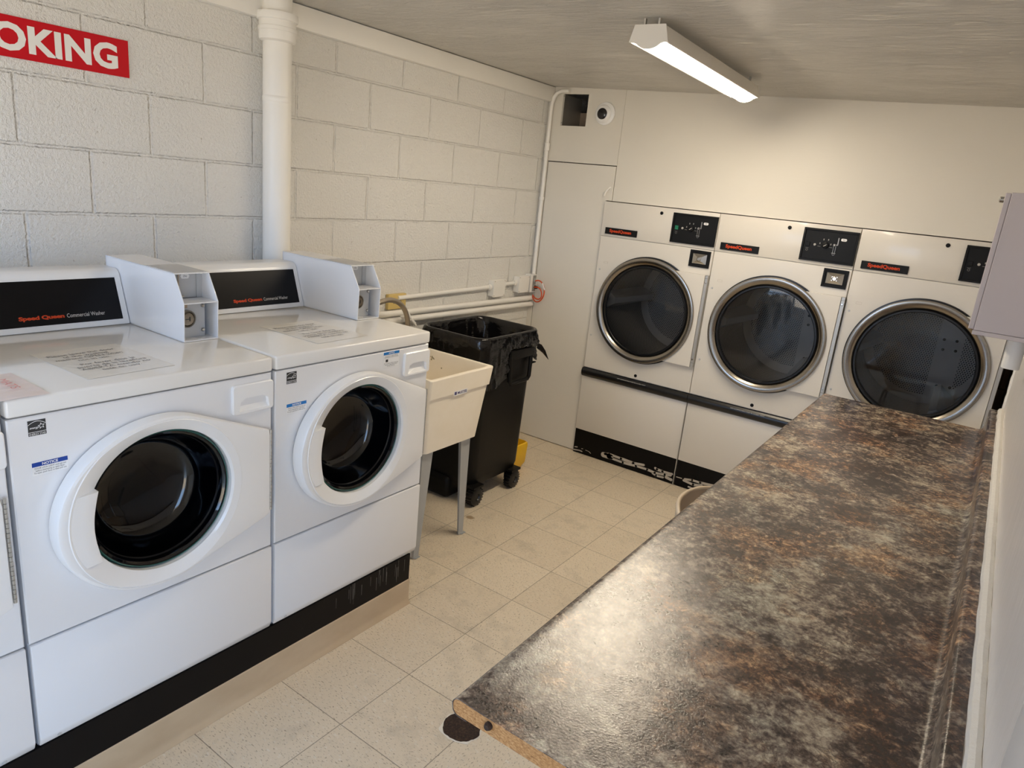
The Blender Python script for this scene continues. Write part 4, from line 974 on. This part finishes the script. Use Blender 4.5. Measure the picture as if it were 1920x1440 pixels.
# yellow bucket behind the bin
yb = thing('yellow_bucket', 'yellow plastic bucket on the floor behind the black bin', 'bucket', (0.335, 3.135, 0))
bm = B(); q = lambda hx, hy, z, r: [(p[0], p[1]*0.72, z) for p in rrect(0, 0, hx, hy, r, 5, 2)]
loft(bm, [q(0.068, 0.09, 0.004, 0.03), q(0.076, 0.098, 0.008, 0.03), q(0.094, 0.115, 0.045, 0.03), q(0.100, 0.12, 0.155, 0.03), q(0.098, 0.118, 0.168, 0.028), q(0.090, 0.110, 0.172, 0.025), q(0.086, 0.106, 0.165, 0.025), q(0.07, 0.09, 0.02, 0.02)], True, True)
obj('bucket_body', bm, M_yellow, yb, ang=40)
bm = B(); tube(bm, [(0.0, -0.085, 0.150), (0.0, -0.092, 0.162), (-0.03, -0.08, 0.178), (-0.05, 0.0, 0.182), (-0.03, 0.08, 0.178), (0.0, 0.092, 0.162), (0.0, 0.085, 0.150)], 0.003, 8); obj('bucket_handle', bm, M_galv, yb)

# ------------------------------------------------------------------ ceiling lamp
LX = 1.44; LZ = ceil_z(LX)-0.004
lt = thing('ceiling_lamp', 'lit white strip lamp fixed to the ceiling', 'lamp', (1.414, 2.085, 2.170)); lt.rotation_euler = (0, 0, 0.036)
LL = 1.13
bm = B(); prism(bm, [(-0.050, -0.001), (-0.064, -0.050), (-0.061, -0.052), (-0.047, -0.046), (0.047, -0.046), (0.061, -0.052), (0.064, -0.050), (0.050, -0.001)], 'y', 0.004, LL-0.004); obj('housing', bm, M_lampw, lt)
lens = [(-0.046, -0.0465)]+[(0.046*math.sin(math.radians(a))/math.sin(math.radians(60)), -0.0465-0.023*(math.cos(math.radians(a))-0.5)/0.5) for a in range(-50, 51, 10)]+[(0.046, -0.0465)]
bm = B(); prism(bm, lens, 'y', 0.005, LL-0.005); obj('diffuser', bm, M_diff, lt)
for y in (0.0, LL-0.004):
    bm = B(); prism(bm, [(-0.053, 0.001), (-0.067, -0.051), (-0.052, -0.052)]+[(x*1.02, z-0.002) for x, z in lens[1:-1]]+[(0.052, -0.052), (0.067, -0.051), (0.053, 0.001)], 'y', y, y+0.004); obj('end_cap', bm, M_lampw, lt)
for x, y in ((-0.03, 0.02), (0.02, 0.02), (0.035, LL-0.09)):
    bm = B(); box(bm, (x-0.003, y, -0.001), (x+0.003, y+0.012, 0.0235)); obj('mounting_clip', bm, M_alu, lt)

# ------------------------------------------------------------------ wall things
# sign on the block wall
sg = thing('smoking_sign', 'red sign with white capitals on the block wall above the washers', 'sign', (0, 0, 1.9105))
bm = B(); box(bm, (0.0006, 0.385, -0.0565), (0.0045, 1.157, 0.0565), 0.0008, 1); sb = obj('sign_board', bm, M_red, sg)
text('sign_lettering', 'NO SMOKING', M_signw, sg, (0.0047, 0.776, 0.0), 'x', width=0.69, height=0.078, bold=0.04, spacing=1.02)
# soil pipe
PY, PX = 1.690, 0.066
sp_ = thing('soil_pipe', 'thick white vertical pipe up the block wall behind the washers', 'pipe', (PX, PY, 0))
bm = B(); lathe(bm, [(0.0535, 0.0), (0.0535, ceil_z(0)-0.004)], (0, 0, 0.001), 'z', 40, True, True); obj('pipe_run', bm, M_trimw, sp_)
bm = B(); lathe(bm, [(0.0545, 2.068), (0.066, 2.074), (0.068, 2.084), (0.068, 2.104), (0.0705, 2.106), (0.0705, 2.118), (0.068, 2.120), (0.068, 2.140), (0.074, 2.143), (0.076, 2.150), (0.074, 2.168), (0.0545, 2.171)], (0, 0, 0), 'z', 40); obj('pipe_hub', bm, M_trimw, sp_)
bm = B(); lathe(bm, [(0.0537, 1.855), (0.0548, 1.857), (0.0548, 1.875), (0.0537, 1.877)], (0, 0, 0), 'z', 40); obj('pipe_seam', bm, M_trimw, sp_)
# corner conduit
cn = thing('corner_conduit', 'thin white conduit up the corner beside the access panel', 'conduit', (0, 0, 0))
bm = B(); tube(bm, [(0.033, 3.692, 1.10), (0.033, 3.692, 1.9), (0.033, 3.692, 2.10), (0.036, 3.692, 2.14), (0.048, 3.692, 2.175), (0.068, 3.692, 2.198), (0.095, 3.692, 2.208), (0.15, 3.692, 2.210)], 0.0115, 14); obj('conduit_run', bm, M_trimw, cn)
bm = B(); lathe(bm, [(0.0117, 1.862), (0.0155, 1.864), (0.0155, 1.908), (0.0117, 1.910)], (0.033, 3.692, 0), 'z', 18); lathe(bm, [(0.0117, 1.565), (0.0150, 1.567), (0.0150, 1.585), (0.0117, 1.587)], (0.033, 3.692, 0), 'z', 18); obj('coupling', bm, M_trimw, cn)
# switch box, orange lead
sw = thing('outlet_box', 'white box with grey double outlet at the bottom of the corner conduit', 'outlet', (0.0, 3.70, 1.04))
bm = B(); box(bm, (0.001, -0.055, -0.058), (0.048, 0.010, 0.058), 0.002, 2); box(bm, (0.044, -0.060, -0.056), (0.050, 0.0105, 0.057), 0.001, 1); obj('box_body', bm, M_trimw, sw)
bm = B(); box(bm, (0.050, -0.036, -0.050), (0.0525, -0.001, 0.052), 0.0005, 1); fpz = obj('grey_face', bm, mat('grey_outlet', (0.27, 0.27, 0.25), 0.4), sw)
for z in (0.022, -0.022):
    bm = B(); lathe(bm, [(0.0135, 0.0), (0.0135, 0.003), (0.0115, 0.004), (0.0, 0.004)], (0.0525, -0.018, z), 'x', 24); obj('receptacle', bm, mat('pale_outlet', (0.42, 0.42, 0.40), 0.4), fpz)
cd = thing('extension_lead', 'short orange lead looped from the grey outlet beside the access panel', 'lead', (0.06, 3.685, 1.03))
bm = B(); lp = [(0.0, -0.004, 0.028), (0.025, -0.006, 0.036), (0.05, -0.008, 0.028), (0.070, -0.008, 0.006), (0.080, -0.008, -0.03), (0.074, -0.008, -0.066), (0.055, -0.008, -0.094), (0.030, -0.008, -0.106), (0.008, -0.008, -0.100), (-0.006, -0.008, -0.080), (-0.008, -0.006, -0.062)]
def smooth(p, it=2):
    for _ in range(it):
        q = [p[0]]
        for a, b in zip(p, p[1:]): q += [tuple(a[i]*0.75+b[i]*0.25 for i in range(3)), tuple(a[i]*0.25+b[i]*0.75 for i in range(3))]
        p = q+[p[-1]]
    return p
tube(bm, smooth(lp), 0.0042, 10)
lp2 = [(0.0, -0.012, -0.012), (0.030, -0.014, -0.008), (0.052, -0.014, -0.018), (0.066, -0.015, -0.045), (0.062, -0.014, -0.075), (0.040, -0.013, -0.086), (0.016, -0.012, -0.083), (0.0, -0.010, -0.07)]
tube(bm, smooth(lp2), 0.0042, 10); obj('cord', bm, M_cord, cd)
bm = B(); lathe(bm, [(0.009, 0.0), (0.011, 0.008), (0.009, 0.022), (0.005, 0.03)], (-0.006, -0.004, -0.012), 'x', 12, True, True); obj('plug', bm, M_blackm, cd)
bm = B(); loft(bm, [[(0.058, -0.016, 0.022), (0.062, -0.016, 0.026), (0.064, -0.012, 0.024), (0.060, -0.012, 0.02)], [(0.080, -0.016, -0.018), (0.085, -0.016, -0.016), (0.086, -0.012, -0.018), (0.081, -0.012, -0.02)]], True, True); obj('cord_tag', bm, M_label, cd)
# junction boxes
for (y0, y1, z0, z1, lab) in ((3.242, 3.378, 0.978, 1.081, 'white junction box left of its twin on the block wall conduit'), (3.507, 3.640, 0.986, 1.092, 'white junction box nearest the corner on the block wall')):
    jb = thing('junction_box', lab, 'junction box', (0, (y0+y1)/2, (z0+z1)/2), 'junction boxes on the block wall')
    hy, hz = (y1-y0)/2*0.86, (z1-z0)/2
    bm = B(); box(bm, (0.001, -hy, -hz*0.95), (0.042, hy, hz*0.95), 0.004, 2); obj('box_body', bm, M_trimw, jb)
    bm = B(); box(bm, (0.042, -hy-0.002, -hz), (0.046, hy+0.002, hz), 0.0012, 1); cv = obj('cover_plate', bm, M_trimw, jb)
    for sy, sz in ((-1, -1), (1, 1), (-1, 1), (1, -1)):
        bm = B(); lathe(bm, [(0.0028, 0.0), (0.0028, 0.0006), (0.0, 0.0006)], (0.046, sy*(hy-0.008), sz*(hz-0.008)), 'x', 10); obj('screw', bm, M_brown, cv)
# conduits along the block wall
def hpipe(y0, y1, z0, z1, r, x, label, name='wall_conduit', ring=None):
    t = thing(name, label, 'pipe', (x, 0, 0), 'white pipes along the block wall')
    bm = B(); tube(bm, [(0, y0+(y1-y0)*i/8, z0+(z1-z0)*i/8) for i in range(9)], r, 14); obj('pipe_run', bm, M_trimw, t)
    bm = B()
    for yy in (ring or ()):
        zz = z0+(z1-z0)*(yy-y0)/(y1-y0)
        lathe(bm, [(r*1.02, -0.012), (r*1.45, -0.010), (r*1.45, 0.010), (r*1.02, 0.012)], (0, yy, zz), 'y', 16)
    if ring: obj('fitting', bm, M_trimw, t)
    else: bm.free()
    return t
hpipe(2.46, 3.251, 1.027, 1.037, 0.0115, 0.022, 'white electrical conduit from yellowed outlet to junction box, topmost of three pipes', ring=(3.236,))
hpipe(3.369, 3.516, 1.045, 1.05, 0.0115, 0.022, 'short white conduit joining the two junction boxes', ring=(3.384, 3.500))
hpipe(1.8, 3.700, 0.957, 0.944, 0.0155, 0.034, 'white water pipe, middle of the three pipes behind the bin', 'water_pipe')
hpipe(1.8, 3.700, 0.920, 0.903, 0.0155, 0.034, 'white water pipe, lowest of the three pipes behind the bin', 'water_pipe')
# outlet plate
ol = thing('wall_outlet', 'yellowed outlet plate on the block wall above the sink', 'outlet', (0, 2.458, 1.010))
bm = B(); box(bm, (0.0006, -0.064, -0.040), (0.022, 0.064, 0.038), 0.003, 2); obj('outlet_plate', bm, M_beigeplate, ol)
bm = B()
for yy, zz in ((0.022, 0.006), (0.034, 0.010), (0.028, -0.004)): box(bm, (0.0215, yy-0.0016, zz-0.004), (0.0226, yy+0.0016, zz+0.004))
box(bm, (0.0215, -0.030, -0.010), (0.0226, 0.002, -0.0085)); obj('outlet_slot', bm, M_ink, ol)
# braided hose and tap handle by the sink
hs = thing('braided_hose', 'brown braided hose arching up beside the far washer', 'hose', (0, 0, 0))
bm = B(); tube(bm, smooth([(0.15, 2.10, 1.02), (0.15, 2.20, 1.046), (0.15, 2.27, 1.056), (0.15, 2.33, 1.04), (0.15, 2.375, 1.005), (0.15, 2.40, 0.96), (0.15, 2.412, 0.90), (0.15, 2.40, 0.846)], 2), 0.0125, 14); obj('hose_run', bm, M_hose, hs)
bm = B(); lathe(bm, [(0.0135, 0.0), (0.016, 0.003), (0.016, 0.025), (0.0135, 0.028)], (0.15, 2.405, 0.860), 'z', 14); obj('hose_ferrule', bm, M_steel, hs)
vl = thing('tap_handle', 'small white lever tap on the pipes behind the sink', 'tap', (0, 0, 0))
bm = B(); tube(bm, [(0.10, 2.435, 0.985), (0.10, 2.478, 0.935)], [0.008, 0.010], 12); obj('lever', bm, M_trimw, vl)
bm = B(); tube(bm, [(0.10, 2.482, 0.930), (0.098, 2.512, 0.905), (0.098, 2.520, 0.895)], [0.008, 0.009, 0.007], 12); tube(bm, [(0.10, 2.480, 0.933), (0.035, 2.478, 0.930)], 0.009, 12); obj('tap_stem', bm, M_trimw, vl)
# dome camera
dc = thing('dome_camera', 'white dome security camera with black lens near the ceiling', 'camera', (0.402, YB, 2.090))
bm = B(); lathe(bm, [(0.062, 0.0005), (0.064, 0.006), (0.062, 0.012), (0.053, 0.016)], (0, 0, 0), '-y', 48, cap1=True); obj('base_ring', bm, M_doorw, dc)
bm = B(); lathe(bm, [(0.050, 0.014), (0.051, 0.018), (0.046, 0.028), (0.036, 0.034), (0.0, 0.035)], (-0.006, 0, -0.003), '-y', 40); eb = obj('eyeball', bm, M_doorw, dc)
bm = B(); lathe(bm, [(0.031, 0.033), (0.031, 0.038), (0.025, 0.042), (0.0, 0.043)], (-0.004, 0, -0.004), '-y', 32); obj('lens', bm, M_lens_d, eb)
# vent frame around the wall opening
vf_ = thing('duct_flange', 'grey metal flange on the left edge of the dark square wall opening', 'flange', (0.095, YB, 2.105))
bm = B(); box(bm, (0.006, -0.0025, -0.088), (0.017, -0.0004, 0.088)); box(bm, (0.0062, -0.0005, -0.088), (0.0085, 0.22, 0.088)); obj('flange_plate', bm, M_alu, vf_)
for z in (0.078, -0.075):
    bm = B(); lathe(bm, [(0.004, 0.0), (0.003, 0.002), (0.0, 0.002)], (0.0115, -0.0025, z), '-y', 10); obj('screw', bm, M_chrome, vf_)
# hook on the access panel
hk = thing('panel_hook', 'small white hook on the access panel beside the left dryer', 'hook', (0.497, YB-0.001, 1.679))
bm = B(); tube(bm, smooth([(0.0, -0.0005, 0.0), (0.0, -0.012, -0.001), (-0.012, -0.020, -0.018), (-0.022, -0.022, -0.038), (-0.026, -0.016, -0.048)]), 0.005, 8); obj('hook_wire', bm, M_trimw, hk)
bm = B(); lathe(bm, [(0.008, 0.0005), (0.008, 0.003), (0.0, 0.004)], (0, 0, 0), '-y', 14); obj('hook_base', bm, M_trimw, hk)
# wall cabinet at the right
wc = thing('wall_cabinet', 'pale lilac-white metal cabinet on the right wall above the worktop', 'cabinet', (2.6395, 2.25, 1.36))
bm = B(); box(bm, (-0.160, 0.0, 0.010), (-0.0005, 0.50, 0.392), 0.0015, 1); obj('cabinet_body', bm, M_cabinet, wc)
bm = B(); box(bm, (-0.162, -0.003, -0.002), (-0.0005, 0.503, 0.0095), 0.001, 1); obj('bottom_lip', bm, M_cabinet, wc)
bm = B(); box(bm, (-0.174, 0.004, 0.012), (-0.1605, 0.497, 0.390), 0.0015, 1); cdoor = obj('cabinet_door', bm, M_cabinet, wc)
bm = B(); lathe(bm, [(0.008, 0.0), (0.008, 0.010), (0.005, 0.012), (0.0, 0.012)], (-0.174, 0.025, 0.372), '-x', 14); obj('latch', bm, M_chrome, cdoor)
bm = B(); box(bm, (-0.119, -0.0006, 0.378), (-0.1180, 0.002, 0.392)); box(bm, (-0.119, -0.0006, 0.3775), (-0.02, 0.002, 0.3785)); obj('lid_seam', bm, M_inkg, wc)
ps = thing('pipe_sleeve', 'white tube hanging below the cabinet on the right wall', 'tube', (2.597, 2.52, 1.24))
bm = B(); lathe(bm, [(0.020, 0.004), (0.0235, 0.0), (0.0245, 0.004), (0.0245, 0.117)], (0, 0, 0), 'z', 28, True, True); obj('tube_body', bm, M_trimw, ps)
# floor drain plug
fd = thing('floor_drain', 'rusted round drain plug in the floor beside the worktop end', 'drain', (1.469, 1.337, 0))
bm = B(); rg = random.Random(2)
R1 = [(0.060+0.006*noise.noise(V((math.cos(a)*1.6, math.sin(a)*1.6, 4)))+rg.uniform(-0.0015, 0.0015)) for a in [2*PI*i/48 for i in range(48)]]
ang_ = [2*PI*i/48 for i in range(48)]
loft(bm, [[(R1[i]*math.cos(ang_[i]), R1[i]*math.sin(ang_[i])*1.02, 0.0006) for i in range(48)], [(R1[i]*math.cos(ang_[i]), R1[i]*math.sin(ang_[i])*1.02, 0.0022) for i in range(48)],
          [(R1[i]*0.93*math.cos(ang_[i]), R1[i]*0.93*math.sin(ang_[i]), 0.0013) for i in range(48)], [(R1[i]*0.5*math.cos(ang_[i]), R1[i]*0.5*math.sin(ang_[i]), 0.0016) for i in range(48)]], True, True)
obj('rusted_plug', bm, M_rust, fd)
bm = B(); R2 = [R1[i]+max(0.0025, 0.012*noise.noise(V((math.cos(ang_[i])*2.2, math.sin(ang_[i])*2.2, 9)))+0.005) for i in range(48)]
loft(bm, [[(R1[i]*math.cos(ang_[i]), R1[i]*math.sin(ang_[i])*1.02, 0.0018) for i in range(48)], [(R2[i]*math.cos(ang_[i]), R2[i]*math.sin(ang_[i])*1.02, 0.0012) for i in range(48)], [(R2[i]*math.cos(ang_[i]), R2[i]*math.sin(ang_[i])*1.02, 0.0004) for i in range(48)]])
obj('broken_tile_rim', bm, mat('chipped_tile', (0.74, 0.69, 0.60), 0.7), fd)
